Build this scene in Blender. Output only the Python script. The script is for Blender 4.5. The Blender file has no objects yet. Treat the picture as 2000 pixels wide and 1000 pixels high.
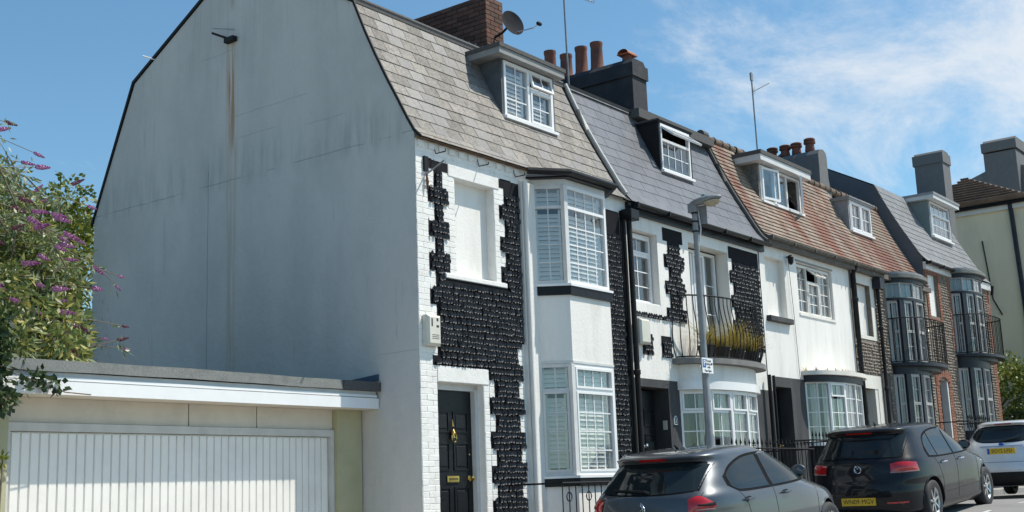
import bpy, math, random
import numpy as np
from mathutils import Matrix, Vector
R=math.radians
random.seed(7); rng=np.random.default_rng(7)
S=bpy.context.scene
col=S.collection

# ---------------------------------------------------------------- camera, light, exposure
yaw,pit,rol,FPX=0.647837726,0.191062168,-0.037602012,2404.65
Fw=np.array([math.cos(yaw)*math.cos(pit),math.sin(yaw)*math.cos(pit),math.sin(pit)])
Rt=np.array([math.sin(yaw),-math.cos(yaw),0.]); Up=np.cross(Rt,Fw)
cr,sr=math.cos(rol),math.sin(rol)
r_,u_=cr*Rt+sr*Up,-sr*Rt+cr*Up
CAM=(-10.945587,-9.72033765,0.68603583)
cd=bpy.data.cameras.new('camera'); cam=bpy.data.objects.new('camera',cd); col.objects.link(cam)
M=Matrix.Identity(4)
for i in range(3):
    M[i][0]=r_[i]; M[i][1]=u_[i]; M[i][2]=-Fw[i]; M[i][3]=CAM[i]
cam.matrix_world=M
cd.lens=FPX/2000*36; cd.sensor_width=36; cd.clip_start=.1; cd.clip_end=2000
S.camera=cam
SUN=Vector((.385,-.385,.839)).normalized()
el=math.asin(SUN.z); az=math.atan2(SUN.x,SUN.y)
sd=bpy.data.lights.new('sun','SUN'); sd.energy=5.0; sd.angle=R(.55); sd.color=(1,.94,.83)
so=bpy.data.objects.new('sun',sd); col.objects.link(so)
so.rotation_euler=SUN.to_track_quat('Z','Y').to_euler(); so.location=(20,-20,40)
W=bpy.data.worlds.new('World'); S.world=W; W.use_nodes=True
nt=W.node_tree; N=nt.nodes; L=nt.links; N.clear()
out=N.new('ShaderNodeOutputWorld'); bg=N.new('ShaderNodeBackground')
sky=N.new('ShaderNodeTexSky'); sky.sky_type='NISHITA'; sky.sun_disc=False
sky.sun_elevation=el; sky.sun_rotation=az; sky.altitude=30; sky.air_density=1.0; sky.dust_density=.6; sky.ozone_density=1.6
bg.inputs[1].default_value=.15
tc=N.new('ShaderNodeTexCoord')
def wn(t,**k):
    n=N.new(t)
    for a,b in k.items(): setattr(n,a,b)
    return n
# clouds: wispy noise on a flat ceiling (direction / height), thicker towards the north-east
sp=wn('ShaderNodeSeparateXYZ'); L.new(tc.outputs['Generated'],sp.inputs[0])
mz=wn('ShaderNodeMath',operation='ADD'); L.new(sp.outputs[2],mz.inputs[0]); mz.inputs[1].default_value=.22
dv=wn('ShaderNodeVectorMath',operation='DIVIDE'); L.new(tc.outputs['Generated'],dv.inputs[0])
cb=wn('ShaderNodeCombineXYZ'); [L.new(mz.outputs[0],cb.inputs[i]) for i in range(3)]; L.new(cb.outputs[0],dv.inputs[1])
mp=wn('ShaderNodeMapping'); L.new(dv.outputs[0],mp.inputs[0]); mp.inputs['Scale'].default_value=(1.0,1.7,1); mp.inputs['Rotation'].default_value=(0,0,R(-22)); mp.inputs['Location'].default_value=(.3,1.1,0)
n1=wn('ShaderNodeTexNoise'); n1.inputs['Scale'].default_value=2.1; n1.inputs['Detail'].default_value=9; n1.inputs['Roughness'].default_value=.68; n1.inputs['Distortion'].default_value=.35
L.new(mp.outputs[0],n1.inputs[0])
n2=wn('ShaderNodeTexNoise'); n2.inputs['Scale'].default_value=.55; n2.inputs['Detail'].default_value=2; L.new(mp.outputs[0],n2.inputs[0])
dt=wn('ShaderNodeVectorMath',operation='DOT_PRODUCT'); nrm=wn('ShaderNodeVectorMath',operation='NORMALIZE'); L.new(tc.outputs['Generated'],nrm.inputs[0]); L.new(nrm.outputs[0],dt.inputs[0])
bank=Vector((.95,-.10,.20)).normalized(); dt.inputs[1].default_value=bank
mr=wn('ShaderNodeMapRange'); mr.inputs['From Min'].default_value=.80; mr.inputs['From Max'].default_value=.94; mr.inputs['To Min'].default_value=-.12; mr.inputs['To Max'].default_value=.17
L.new(dt.outputs['Value'],mr.inputs['Value'])
a1=wn('ShaderNodeMath',operation='ADD'); L.new(n1.outputs[0],a1.inputs[0]); L.new(mr.outputs[0],a1.inputs[1])
a2=wn('ShaderNodeMath',operation='MULTIPLY_ADD'); L.new(n2.outputs[0],a2.inputs[0]); a2.inputs[1].default_value=.35; L.new(a1.outputs[0],a2.inputs[2])
rp=wn('ShaderNodeMapRange',interpolation_type='SMOOTHSTEP'); rp.inputs['From Min'].default_value=.63; rp.inputs['From Max'].default_value=1.0; rp.inputs['To Max'].default_value=.85
L.new(a2.outputs[0],rp.inputs['Value'])
mx=wn('ShaderNodeMix',data_type='RGBA'); L.new(rp.outputs[0],mx.inputs[0])
skm=wn('ShaderNodeMix',data_type='RGBA',blend_type='MULTIPLY'); skm.inputs[0].default_value=1; skm.inputs[7].default_value=(.66,.90,.92,1)
L.new(sky.outputs[0],skm.inputs[6]); L.new(skm.outputs[2],mx.inputs[6]); mx.inputs[7].default_value=(5.2,5.4,5.6,1)
L.new(mx.outputs[2],bg.inputs[0]); L.new(bg.outputs[0],out.inputs[0])
S.view_settings.view_transform='Standard'; S.view_settings.look='None'; S.view_settings.exposure=.14; S.view_settings.gamma=1
S.render.engine='CYCLES'; S.cycles.max_bounces=8; S.cycles.transparent_max_bounces=12

# ---------------------------------------------------------------- materials
MATS={}
def mat(name,c1,c2=None,scale=8,rough=.7,bump=0,bscale=60,metal=0,spec=.5,coat=0,vary=0,stretch=(1,1,1),dirt=None,dscale=2.0,damt=.5,contrast=(.35,.65),emit=None,trans=0,subs=0):
    if name in MATS: return MATS[name]
    m=bpy.data.materials.new(name); m.use_nodes=True; t=m.node_tree; n=t.nodes; l=t.links
    b=n['Principled BSDF']; b.inputs['Roughness'].default_value=rough; b.inputs['Metallic'].default_value=metal
    b.inputs['Specular IOR Level'].default_value=spec; b.inputs['Coat Weight'].default_value=coat; b.inputs['Coat Roughness'].default_value=.03
    g=n.new('ShaderNodeNewGeometry'); mpp=n.new('ShaderNodeMapping'); mpp.inputs['Scale'].default_value=stretch; l.new(g.outputs['Position'],mpp.inputs[0])
    no=n.new('ShaderNodeTexNoise'); no.inputs['Scale'].default_value=scale; no.inputs['Detail'].default_value=6; no.inputs['Roughness'].default_value=.6; l.new(mpp.outputs[0],no.inputs[0])
    mr=n.new('ShaderNodeMapRange'); mr.inputs['From Min'].default_value=contrast[0]; mr.inputs['From Max'].default_value=contrast[1]; l.new(no.outputs[0],mr.inputs[0])
    mx=n.new('ShaderNodeMix'); mx.data_type='RGBA'; l.new(mr.outputs[0],mx.inputs[0])
    c2=c2 or tuple(x*.8 for x in c1)
    mx.inputs[6].default_value=(*c1,1); mx.inputs[7].default_value=(*c2,1); last=mx.outputs[2]
    if dirt:
        n2=n.new('ShaderNodeTexNoise'); n2.inputs['Scale'].default_value=dscale; n2.inputs['Detail'].default_value=8; n2.inputs['Roughness'].default_value=.68; l.new(mpp.outputs[0],n2.inputs[0])
        m2=n.new('ShaderNodeMapRange'); m2.inputs['From Min'].default_value=.48; m2.inputs['From Max'].default_value=.72; m2.inputs['To Max'].default_value=damt; l.new(n2.outputs[0],m2.inputs[0])
        x2=n.new('ShaderNodeMix'); x2.data_type='RGBA'; l.new(m2.outputs[0],x2.inputs[0]); l.new(last,x2.inputs[6]); x2.inputs[7].default_value=(*dirt,1); last=x2.outputs[2]
    if vary:
        oi=n.new('ShaderNodeObjectInfo'); m3=n.new('ShaderNodeMapRange'); m3.inputs['To Min'].default_value=1-vary; m3.inputs['To Max'].default_value=1+vary; l.new(oi.outputs['Random'],m3.inputs[0])
        x3=n.new('ShaderNodeVectorMath'); x3.operation='SCALE'; l.new(last,x3.inputs[0]); l.new(m3.outputs[0],x3.inputs['Scale']); last=x3.outputs[0]
    l.new(last,b.inputs['Base Color'])
    if bump:
        nb=n.new('ShaderNodeTexNoise'); nb.inputs['Scale'].default_value=bscale; nb.inputs['Detail'].default_value=4; l.new(g.outputs['Position'],nb.inputs[0])
        bp=n.new('ShaderNodeBump'); bp.inputs['Strength'].default_value=bump; bp.inputs['Distance'].default_value=.01; l.new(nb.outputs[0],bp.inputs['Height']); l.new(bp.outputs[0],b.inputs['Normal'])
    MATS[name]=m; return m
white=mat('white paint',(.83,.81,.77),(.78,.755,.71),3,.5,.35,25,dirt=(.50,.46,.40),dscale=2.6,damt=.5,stretch=(1,1,.22))
whiteb=mat('white painted brick',(.84,.825,.79),(.79,.77,.73),6,.45,.4,35,vary=.035,dirt=(.52,.5,.46),dscale=3,damt=.22)
upvc=mat('white upvc',(.82,.82,.82),(.78,.78,.78),5,.25,0)
upvcg=mat('old white upvc',(.66,.66,.65),(.58,.58,.57),6,.35,0)
black=mat('black gloss paint',(.010,.011,.013),(.015,.016,.018),8,.35,.3,40,spec=.22)
flintb=mat('black painted flint',(.055,.056,.062),(.085,.086,.092),14,.55,.5,60,spec=.3)
dgrey=mat('dark grey masonry paint',(.036,.037,.040),(.052,.052,.054),3,.75,.35,30,dirt=(.14,.135,.13),dscale=2.5,damt=.4,stretch=(1,1,.35))
cream=mat('cream white render',(.74,.72,.66),(.68,.65,.58),2,.6,.4,20,dirt=(.42,.38,.31),dscale=1.6,damt=.4,stretch=(1,1,.4))
slate1=mat('weathered grey slate',(.215,.197,.176),(.15,.14,.13),9,.8,.6,45,vary=.24,dirt=(.37,.335,.285),dscale=30,damt=1.0)
slate1b=mat('smooth grey slate',(.185,.175,.17),(.145,.14,.138),7,.6,.4,40,vary=.16,dirt=(.32,.30,.26),dscale=24,damt=.5)
slate2=mat('blue grey slate',(.135,.14,.157),(.112,.117,.132),4,.42,.3,30,vary=.10,dirt=(.19,.19,.19),dscale=6,damt=.35)
slate3=mat('pale grey slate',(.20,.205,.21),(.15,.155,.165),5,.55,.3,30,vary=.12)
deckm=mat('dark roof underlay',(.03,.03,.03),(.02,.02,.02),5,.9)
tilem=mat('clay roof tile',(.18,.072,.05),(.245,.195,.155),1.6,.85,.5,50,vary=.22,dirt=(.24,.14,.105),dscale=7,damt=.8,contrast=(.40,.54),stretch=(1,.4,.4))
lead=mat('lead flashing',(.22,.225,.235),(.30,.30,.31),6,.55,.2,30)
felt=mat('mineral felt',(.15,.16,.155),(.22,.23,.22),60,.95,.6,200,dirt=(.06,.065,.06),dscale=3,damt=.5)
feltd=mat('dark felt',(.07,.07,.072),(.10,.10,.10),30,.9,.4,100)
fibre=mat('dark teal fibre cheek',(.07,.08,.088),(.10,.11,.12),5,.8,.3,50)
blackmas=mat('black masonry paint',(.013,.013,.016),(.02,.02,.024),14,.75,.5,50,spec=.08)
blackm=mat('matt black',(.010,.010,.011),(.015,.015,.016),6,.6,spec=.25)
brickm=mat('dark red brick',(.15,.065,.045),(.095,.055,.042),12,.9,.7,60,vary=.35,dirt=(.07,.06,.055),dscale=7,damt=.65)
rbrick=mat('red brick',(.27,.10,.06),(.22,.095,.06),8,.85,.5,60,vary=.2)
mortar=mat('mortar',(.20,.18,.16),(.28,.26,.23),10,.95,.5,60)
potm=mat('terracotta pot',(.21,.075,.05),(.15,.06,.045),6,.8,.4,50,dirt=(.05,.035,.03),dscale=2.5,damt=.85)
chblk=mat('black chimney render',(.018,.021,.028),(.028,.03,.037),4,.8,.5,20,dirt=(.10,.10,.10),dscale=3,damt=.3)
chgrey=mat('grey chimney render',(.145,.15,.155),(.11,.115,.12),3,.8,.4,20,dirt=(.26,.25,.24),dscale=3,damt=.5)
darkrend=mat('dark blue grey render',(.10,.112,.13),(.085,.095,.11),3,.8,.3,20)
flintg=mat('grey brown flint',(.25,.20,.155),(.115,.092,.075),18,.6,.6,60,dirt=(.38,.33,.27),dscale=12,damt=.6)
flintm=mat('flint mortar',(.15,.125,.10),(.22,.185,.15),10,.9,.5,50)
navy=mat('dark navy joinery',(.014,.017,.025),(.022,.025,.034),5,.4,spec=.3)
metalg=mat('galvanised steel',(.20,.215,.225),(.28,.29,.30),7,.55,.1,20,metal=.35,dirt=(.33,.33,.33),dscale=5,damt=.5)
brass=mat('brass',(.72,.50,.18),(.62,.42,.14),6,.18,metal=1)
chrome=mat('chrome',(.75,.76,.78),(.7,.7,.72),6,.08,metal=1)
rust=mat('rust',(.16,.055,.03),(.08,.04,.03),20,.9)
plast=mat('ivory plastic',(.66,.64,.56),(.6,.58,.5),5,.35)
bluem=mat('blue print',(.01,.10,.45),(.01,.09,.42),5,.4)
inkm=mat('black print',(.02,.02,.02),(.02,.02,.02),5,.5)
redm=mat('red print',(.5,.02,.03),(.45,.02,.03),5,.5)
signw=mat('white sign',(.8,.82,.82),(.78,.8,.8),5,.35)
curtain=mat('net curtain',(.74,.73,.70),(.46,.46,.45),9,.9,stretch=(6,6,.25))
dcurt=mat('dark drape',(.26,.24,.23),(.14,.13,.125),9,.9,stretch=(6,6,.3))
louv=mat('shutter louvre',(.84,.83,.80),(.80,.79,.77),4,.4)
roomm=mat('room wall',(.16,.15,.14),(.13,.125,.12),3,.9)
olive=mat('olive render',(.44,.42,.27),(.38,.365,.235),3,.8,.3,30)
gpanel=mat('off white panel',(.66,.61,.52),(.60,.55,.47),3,.7,.2,30,dirt=(.40,.37,.33),dscale=2,damt=.4)
gdoor=mat('white garage door',(.82,.80,.76),(.78,.76,.72),3,.4,.1,20,dirt=(.5,.49,.47),dscale=1.4,damt=.3)
farwall=mat('pale yellow render',(.84,.73,.52),(.77,.67,.47),1.5,.8,.2,20,dirt=(.38,.36,.28),dscale=.8,damt=.4,stretch=(1,1,.4))
fartile=mat('brown concrete tile',(.155,.12,.10),(.20,.16,.135),6,.8,.3,30,vary=.15)
asph=mat('asphalt',(.21,.205,.20),(.26,.255,.25),40,.9,.7,120,dirt=(.16,.155,.15),dscale=1.2,damt=.5)
pave=mat('concrete paving',(.36,.335,.30),(.30,.28,.25),6,.9,.5,60)
kerbm=mat('kerb stone',(.30,.29,.27),(.24,.23,.22),6,.85,.4,60)
earth=mat('earth and gravel',(.27,.235,.19),(.22,.20,.16),2,.95,.6,20)
linem=mat('road paint',(.62,.62,.60),(.45,.45,.43),25,.8,.4,80)
rubber=mat('tyre rubber',(.02,.02,.021),(.028,.028,.03),30,.75,.2,80)
alloy=mat('alloy wheel',(.58,.59,.61),(.5,.51,.53),6,.25,metal=.8)
plateY=mat('yellow plate',(.72,.47,.03),(.68,.44,.03),5,.35)
lampred=mat('red lens',(.50,.006,.008),(.34,.004,.006),14,.08,coat=1)
lampclr=mat('clear lens',(.30,.15,.14),(.22,.10,.10),30,.12,coat=1)
bark=mat('bark',(.13,.10,.07),(.20,.16,.11),14,.9,.6,40)
teal=mat('teal photocell',(.01,.20,.20),(.01,.16,.17),5,.2)
lensm=mat('lamp bowl',(.42,.37,.26),(.36,.31,.21),8,.25,coat=.5)
greydish=mat('dark grey dish',(.03,.03,.034),(.04,.04,.045),6,.95,spec=.05)

def glassmat(name,tint,ior=1.5,gain=1.0):
    m=bpy.data.materials.new(name); m.use_nodes=True; t=m.node_tree; n=t.nodes; l=t.links; n.clear()
    o=n.new('ShaderNodeOutputMaterial'); mx=n.new('ShaderNodeMixShader'); tr=n.new('ShaderNodeBsdfTransparent'); gl=n.new('ShaderNodeBsdfGlossy')
    tr.inputs[0].default_value=(*tint,1); gl.inputs['Roughness'].default_value=.01
    g=n.new('ShaderNodeNewGeometry'); dp=n.new('ShaderNodeVectorMath'); dp.operation='DOT_PRODUCT'; l.new(g.outputs['Incoming'],dp.inputs[0]); l.new(g.outputs['Normal'],dp.inputs[1])
    ab=n.new('ShaderNodeMath'); ab.operation='ABSOLUTE'; l.new(dp.outputs['Value'],ab.inputs[0]); sb=n.new('ShaderNodeMath'); sb.operation='SUBTRACT'; sb.inputs[0].default_value=1; l.new(ab.outputs[0],sb.inputs[1])
    pw=n.new('ShaderNodeMath'); pw.operation='POWER'; l.new(sb.outputs[0],pw.inputs[0]); pw.inputs[1].default_value=4.2; fr=n.new('ShaderNodeMath'); fr.operation='MULTIPLY_ADD'; l.new(pw.outputs[0],fr.inputs[0]); fr.inputs[1].default_value=.9; fr.inputs[2].default_value=.055
    no=n.new('ShaderNodeTexNoise'); no.inputs['Scale'].default_value=2.2; l.new(g.outputs['Position'],no.inputs[0])
    bp=n.new('ShaderNodeBump'); bp.inputs['Strength'].default_value=.12; bp.inputs['Distance'].default_value=.02; l.new(no.outputs[0],bp.inputs['Height']); l.new(bp.outputs[0],gl.inputs['Normal'])
    mu=n.new('ShaderNodeMath'); mu.operation='MULTIPLY'; mu.inputs[1].default_value=gain; mu.use_clamp=True; l.new(fr.outputs[0],mu.inputs[0])
    l.new(mu.outputs[0],mx.inputs[0]); l.new(tr.outputs[0],mx.inputs[1]); l.new(gl.outputs[0],mx.inputs[2]); l.new(mx.outputs[0],o.inputs[0])
    return m
glass=glassmat('window glass',(.96,.975,.975),1.55,1.5)
def carpaint(name,c,metal=.5,rough=.32,coat=1,spec=.5):
    m=bpy.data.materials.new(name); m.use_nodes=True; b=m.node_tree.nodes['Principled BSDF']
    n=m.node_tree.nodes; l=m.node_tree.links
    g=n.new('ShaderNodeNewGeometry'); no=n.new('ShaderNodeTexNoise'); no.inputs['Scale'].default_value=6; no.inputs['Detail'].default_value=8; l.new(g.outputs['Position'],no.inputs[0])
    mx=n.new('ShaderNodeMix'); mx.data_type='RGBA'; mx.inputs[6].default_value=(*c,1); mx.inputs[7].default_value=(*[x*1.15+.004 for x in c],1); l.new(no.outputs[0],mx.inputs[0]); l.new(mx.outputs[2],b.inputs['Base Color'])
    mr=n.new('ShaderNodeMapRange'); mr.inputs['To Min'].default_value=rough-.05; mr.inputs['To Max'].default_value=rough+.1; l.new(no.outputs[0],mr.inputs[0]); l.new(mr.outputs[0],b.inputs['Roughness'])
    b.inputs['Metallic'].default_value=metal; b.inputs['Coat Weight'].default_value=coat; b.inputs['Specular IOR Level'].default_value=spec; b.inputs['Coat Roughness'].default_value=.03
    return m
cglass=bpy.data.materials.new('car glass'); cglass.use_nodes=True
_b=cglass.node_tree.nodes['Principled BSDF']; _b.inputs['Base Color'].default_value=(.012,.018,.020,1); _b.inputs['Roughness'].default_value=.03; _b.inputs['Specular IOR Level'].default_value=.4

# gable render: pale blue-white paint with streaks, a rust run and hairline cracks
def gable_mat():
    m=bpy.data.materials.new('weathered white gable render'); m.use_nodes=True; t=m.node_tree; n=t.nodes; l=t.links; b=n['Principled BSDF']; b.inputs['Roughness'].default_value=.8
    g=n.new('ShaderNodeNewGeometry'); P=g.outputs['Position']; sx=n.new('ShaderNodeSeparateXYZ'); l.new(P,sx.inputs[0])
    def noise(sc,st,det=6,ro=.6):
        mp=n.new('ShaderNodeMapping'); mp.inputs['Scale'].default_value=st; l.new(P,mp.inputs[0])
        q=n.new('ShaderNodeTexNoise'); q.inputs['Scale'].default_value=sc; q.inputs['Detail'].default_value=det; q.inputs['Roughness'].default_value=ro; l.new(mp.outputs[0],q.inputs[0]); return q.outputs[0]
    def rmp(v,a,b_,c=0,d=1):
        q=n.new('ShaderNodeMapRange'); q.interpolation_type='SMOOTHSTEP'; l.new(v,q.inputs[0]); q.inputs[1].default_value=a;q.inputs[2].default_value=b_;q.inputs[3].default_value=c;q.inputs[4].default_value=d; return q.outputs[0]
    def mth(op,a,b_=None):
        q=n.new('ShaderNodeMath'); q.operation=op
        for i,v in enumerate((a,b_)):
            if v is None: continue
            if isinstance(v,(int,float)): q.inputs[i].default_value=v
            else: l.new(v,q.inputs[i])
        return q.outputs[0]
    def mix(f,a,c):
        q=n.new('ShaderNodeMix'); q.data_type='RGBA'
        l.new(f,q.inputs[0])
        if isinstance(a,tuple): q.inputs[6].default_value=(*a,1)
        else: l.new(a,q.inputs[6])
        q.inputs[7].default_value=(*c,1); return q.outputs[2]
    y,z=sx.outputs[1],sx.outputs[2]
    c=mix(rmp(noise(1.1,(1,1,.5)),.35,.65),(.57,.56,.54),(.50,.495,.48))
    c=mix(rmp(noise(3.2,(1,1,1),8,.7),.5,.75,0,.5),c,(.56,.58,.59))
    st=rmp(noise(9,(1,1,.06),5,.65),.56,.74,0,1)
    patch=rmp(noise(.9,(1,1,1.2),3),.47,.62)
    c=mix(mth('MULTIPLY',mth('MULTIPLY',st,patch),.42),c,(.22,.23,.23))
    # dark grime under the floor-level crack
    band=mth('MULTIPLY',rmp(z,4.9,5.15),rmp(z,5.9,5.3)); c=mix(mth('MULTIPLY',mth('MULTIPLY',band,rmp(noise(7,(1,1,.12),6),.42,.66)),.36),c,(.25,.27,.27))
    # dark runs below the verge
    top=mth('MULTIPLY',rmp(z,6.3,7.6),rmp(noise(8,(1,1,.05),5),.5,.68)); c=mix(mth('MULTIPLY',top,.32),c,(.25,.26,.26))
    # rust run
    dy=mth('ABSOLUTE',mth('SUBTRACT',y,3.43)); wr=mth('MULTIPLY',rmp(dy,.16,.04),rmp(z,4.5,7.0,.45,1)); wr=mth('MULTIPLY',wr,rmp(z,7.22,7.18)); wr=mth('MULTIPLY',wr,rmp(noise(16,(1,1,.05),4),.36,.62)); 
    lowcut=rmp(z,5.1,5.9,.75,1); c=mix(mth('MULTIPLY',wr,lowcut),c,(.38,.20,.085))
    up=mth('MULTIPLY',mth('MULTIPLY',rmp(dy,.1,.02),rmp(z,7.6,7.8)),rmp(noise(14,(1,1,.05),4),.36,.62)); c=mix(mth('MULTIPLY',up,.5),c,(.34,.26,.17))
    # hairline joints
    nz=mth('MULTIPLY',mth('SUBTRACT',noise(3,(1,1,1)),.5),.05)
    d1=mth('ABSOLUTE',mth('ADD',mth('SUBTRACT',z,5.14),nz)); c=mix(mth('MULTIPLY',rmp(d1,.013,.003),rmp(noise(2.6,(1,1,1)),.40,.52,0,.5)),c,(.2,.21,.21))
    d2=mth('ABSOLUTE',mth('ADD',mth('SUBTRACT',y,3.93),nz)); c=mix(mth('MULTIPLY',rmp(d2,.010,.002),rmp(z,5.5,5.3,0,.7)),c,(.15,.16,.17))
    for zz,y0,y1 in((6.05,1.9,3.4),(5.62,1.2,1.9),(5.72,2.5,3.3),(7.05,3.4,4.1),(2.42,0.0,.6)):
        d=mth('ABSOLUTE',mth('ADD',mth('SUBTRACT',z,zz),nz)); k=mth('MULTIPLY',rmp(d,.011,.002),mth('MULTIPLY',rmp(y,y0-.1,y0+.1),rmp(y,y1+.1,y1-.1))); c=mix(mth('MULTIPLY',k,.3),c,(.2,.2,.2))
    # black flecks near the bush
    fl=mth('MULTIPLY',rmp(noise(20,(1,1,.35),6,.7),.60,.66),mth('MULTIPLY',rmp(y,5.6,6.3),rmp(z,4.6,3.6))); c=mix(mth('MULTIPLY',fl,.8),c,(.06,.07,.07))
    l.new(c,b.inputs['Base Color'])
    bp=n.new('ShaderNodeBump'); bp.inputs['Strength'].default_value=.8; bp.inputs['Distance'].default_value=.02; l.new(noise(9,(1,1,1),8,.6),bp.inputs['Height']); l.new(bp.outputs[0],b.inputs['Normal'])
    return m
gablem=gable_mat()
def leafmat(name,c1,c2,c3):
    m=bpy.data.materials.new(name); m.use_nodes=True; t=m.node_tree; n=t.nodes; l=t.links; b=n['Principled BSDF']
    g=n.new('ShaderNodeNewGeometry'); cr=n.new('ShaderNodeValToRGB'); l.new(g.outputs['Random Per Island'],cr.inputs[0])
    e=cr.color_ramp.elements; e[0].position=0; e[0].color=(*c1,1); e[1].position=1; e[1].color=(*c3,1); x=e.new(.6); x.color=(*c2,1)
    l.new(cr.outputs[0],b.inputs['Base Color']); b.inputs['Roughness'].default_value=.45
    o=n['Material Output']; ad=n.new('ShaderNodeMixShader'); tl=n.new('ShaderNodeBsdfTranslucent'); l.new(cr.outputs[0],tl.inputs[0]); ad.inputs[0].default_value=.3
    l.new(b.outputs[0],ad.inputs[1]); l.new(tl.outputs[0],ad.inputs[2]); l.new(ad.outputs[0],o.inputs[0]); return m
leaf_b=leafmat('buddleia leaf',(.09,.15,.04),(.22,.26,.08),(.46,.40,.11))
leaf_bs=leafmat('buddleia silver leaf',(.12,.18,.07),(.25,.30,.16),(.40,.44,.30))
leaf_g=leafmat('green leaf',(.07,.11,.015),(.16,.20,.03),(.30,.30,.06))
leaf_d=leafmat('dark ivy leaf',(.012,.03,.010),(.03,.06,.018),(.07,.11,.035))
leaf_gr=leafmat('dry ornamental grass',(.20,.20,.05),(.42,.36,.09),(.55,.36,.12))
flow=leafmat('purple blossom',(.34,.12,.30),(.50,.20,.43),(.64,.36,.58))
flowd=leafmat('faded blossom',(.16,.06,.08),(.22,.08,.12),(.28,.11,.18))

# ---------------------------------------------------------------- mesh helpers
class MB:
    def __init__(s,T=None): s.v=[]; s.f=[]; s.T=T
    def pt(s,p):
        p=Vector(p); 
        if s.T is not None: p=s.T@p
        s.v.append(tuple(p)); return len(s.v)-1
    def quad(s,*ps): s.f.append([s.pt(p) for p in ps]); return s
    def box(s,x0,x1,y0,y1,z0,z1,b=0):
        if b<=0:
            i=[s.pt(p) for p in((x0,y0,z0),(x1,y0,z0),(x1,y1,z0),(x0,y1,z0),(x0,y0,z1),(x1,y0,z1),(x1,y1,z1),(x0,y1,z1))]
            for q in((0,3,2,1),(4,5,6,7),(0,1,5,4),(1,2,6,5),(2,3,7,6),(3,0,4,7)): s.f.append([i[k] for k in q])
        else:   # chamfered front (-y) face
            i=[s.pt(p) for p in((x0,y1,z0),(x1,y1,z0),(x1,y1,z1),(x0,y1,z1),(x0,y0+b,z0),(x1,y0+b,z0),(x1,y0+b,z1),(x0,y0+b,z1),(x0+b,y0,z0+b),(x1-b,y0,z0+b),(x1-b,y0,z1-b),(x0+b,y0,z1-b))]
            for q in((0,3,2,1),(0,1,5,4),(1,2,6,5),(2,3,7,6),(3,0,4,7),(4,5,9,8),(5,6,10,9),(6,7,11,10),(7,4,8,11),(8,9,10,11)): s.f.append([i[k] for k in q])
        return s
    def prism(s,poly,axis,a,b):
        def P(p,c): return (c,p[0],p[1]) if axis==0 else ((p[0],c,p[1]) if axis==1 else (p[0],p[1],c))
        A=[s.pt(P(p,a)) for p in poly]; B=[s.pt(P(p,b)) for p in poly]; n=len(poly)
        s.f.append(A[::-1]); s.f.append(B)
        for i in range(n): s.f.append([A[i],A[(i+1)%n],B[(i+1)%n],B[i]])
        return s
    def tube(s,pts,r,n=6,closed=False,cap=True):
        pts=[Vector(p) for p in pts]; rings=[]; m=len(pts)
        rr=r if isinstance(r,(list,tuple)) else [r]*m
        for k,p in enumerate(pts):
            if closed: d=pts[(k+1)%m]-pts[k-1]
            else: d=pts[min(k+1,m-1)]-pts[max(k-1,0)]
            d.normalize(); a=Vector((0,0,1)) if abs(d.z)<.9 else Vector((1,0,0))
            u=d.cross(a).normalized(); w=d.cross(u)
            rings.append([s.pt(p+rr[k]*(math.cos(t)*u+math.sin(t)*w)) for t in [2*math.pi*j/n for j in range(n)]])
        for k in range(m if closed else m-1):
            A=rings[k];B=rings[(k+1)%m]
            for j in range(n): s.f.append([A[j],A[(j+1)%n],B[(j+1)%n],B[j]])
        if cap and not closed: s.f.append(rings[0][::-1]); s.f.append(rings[-1])
        return s
    def lathe(s,prof,c,n=20,axis='z'):
        rings=[]
        for r,h in prof:
            ring=[]
            for j in range(n):
                t=2*math.pi*j/n
                if axis=='z': p=(c[0]+r*math.cos(t),c[1]+r*math.sin(t),c[2]+h)
                elif axis=='y': p=(c[0]+r*math.cos(t),c[1]+h,c[2]+r*math.sin(t))
                else: p=(c[0]+h,c[1]+r*math.cos(t),c[2]+r*math.sin(t))
                ring.append(s.pt(p))
            rings.append(ring)
        for k in range(len(rings)-1):
            A=rings[k];B=rings[k+1]
            for j in range(n): s.f.append([A[j],A[(j+1)%n],B[(j+1)%n],B[j]])
        return s
    def grid(s,fn,nu,nv):
        I=[[s.pt(fn(u/nu,v/nv)) for v in range(nv+1)] for u in range(nu+1)]
        for a in range(nu):
            for b in range(nv): s.f.append([I[a][b],I[a+1][b],I[a+1][b+1],I[a][b+1]])
        return s
    def mesh(s,name,m,smooth=False,ang=35):
        me=bpy.data.meshes.new(name); me.from_pydata(s.v,[],s.f); me.materials.append(m)
        import bmesh
        bm=bmesh.new(); bm.from_mesh(me); bmesh.ops.recalc_face_normals(bm,faces=bm.faces); bm.to_mesh(me); bm.free()
        if smooth:
            for p in me.polygons: p.use_smooth=True
            me.set_sharp_from_angle(angle=R(ang))
        me.update(); return me
    def build(s,name,m,parent=None,kind=None,smooth=False,label=None,ang=35):
        return obj(name,s.mesh(name,m,smooth,ang),parent,kind,label)
def obj(name,me,parent=None,kind=None,label=None):
    o=bpy.data.objects.new(name,me); col.objects.link(o)
    if parent is not None:
        o.parent=parent
        o.matrix_parent_inverse=WI.get(parent.name,Matrix.Identity(4))
    if kind: o['kind']=kind
    if label: o['label']=label
    return o
WI={}
def tag(o,label,cat,group=None):
    o['label']=label; o['category']=cat
    if group: o['group']=group
    return o
def thing(name,label,cat,loc,group=None):
    o=bpy.data.objects.new(name,None); col.objects.link(o); o.location=loc; o.empty_display_size=.1
    WI[o.name]=Matrix.Translation(-Vector(loc)); return tag(o,label,cat,group)
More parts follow.
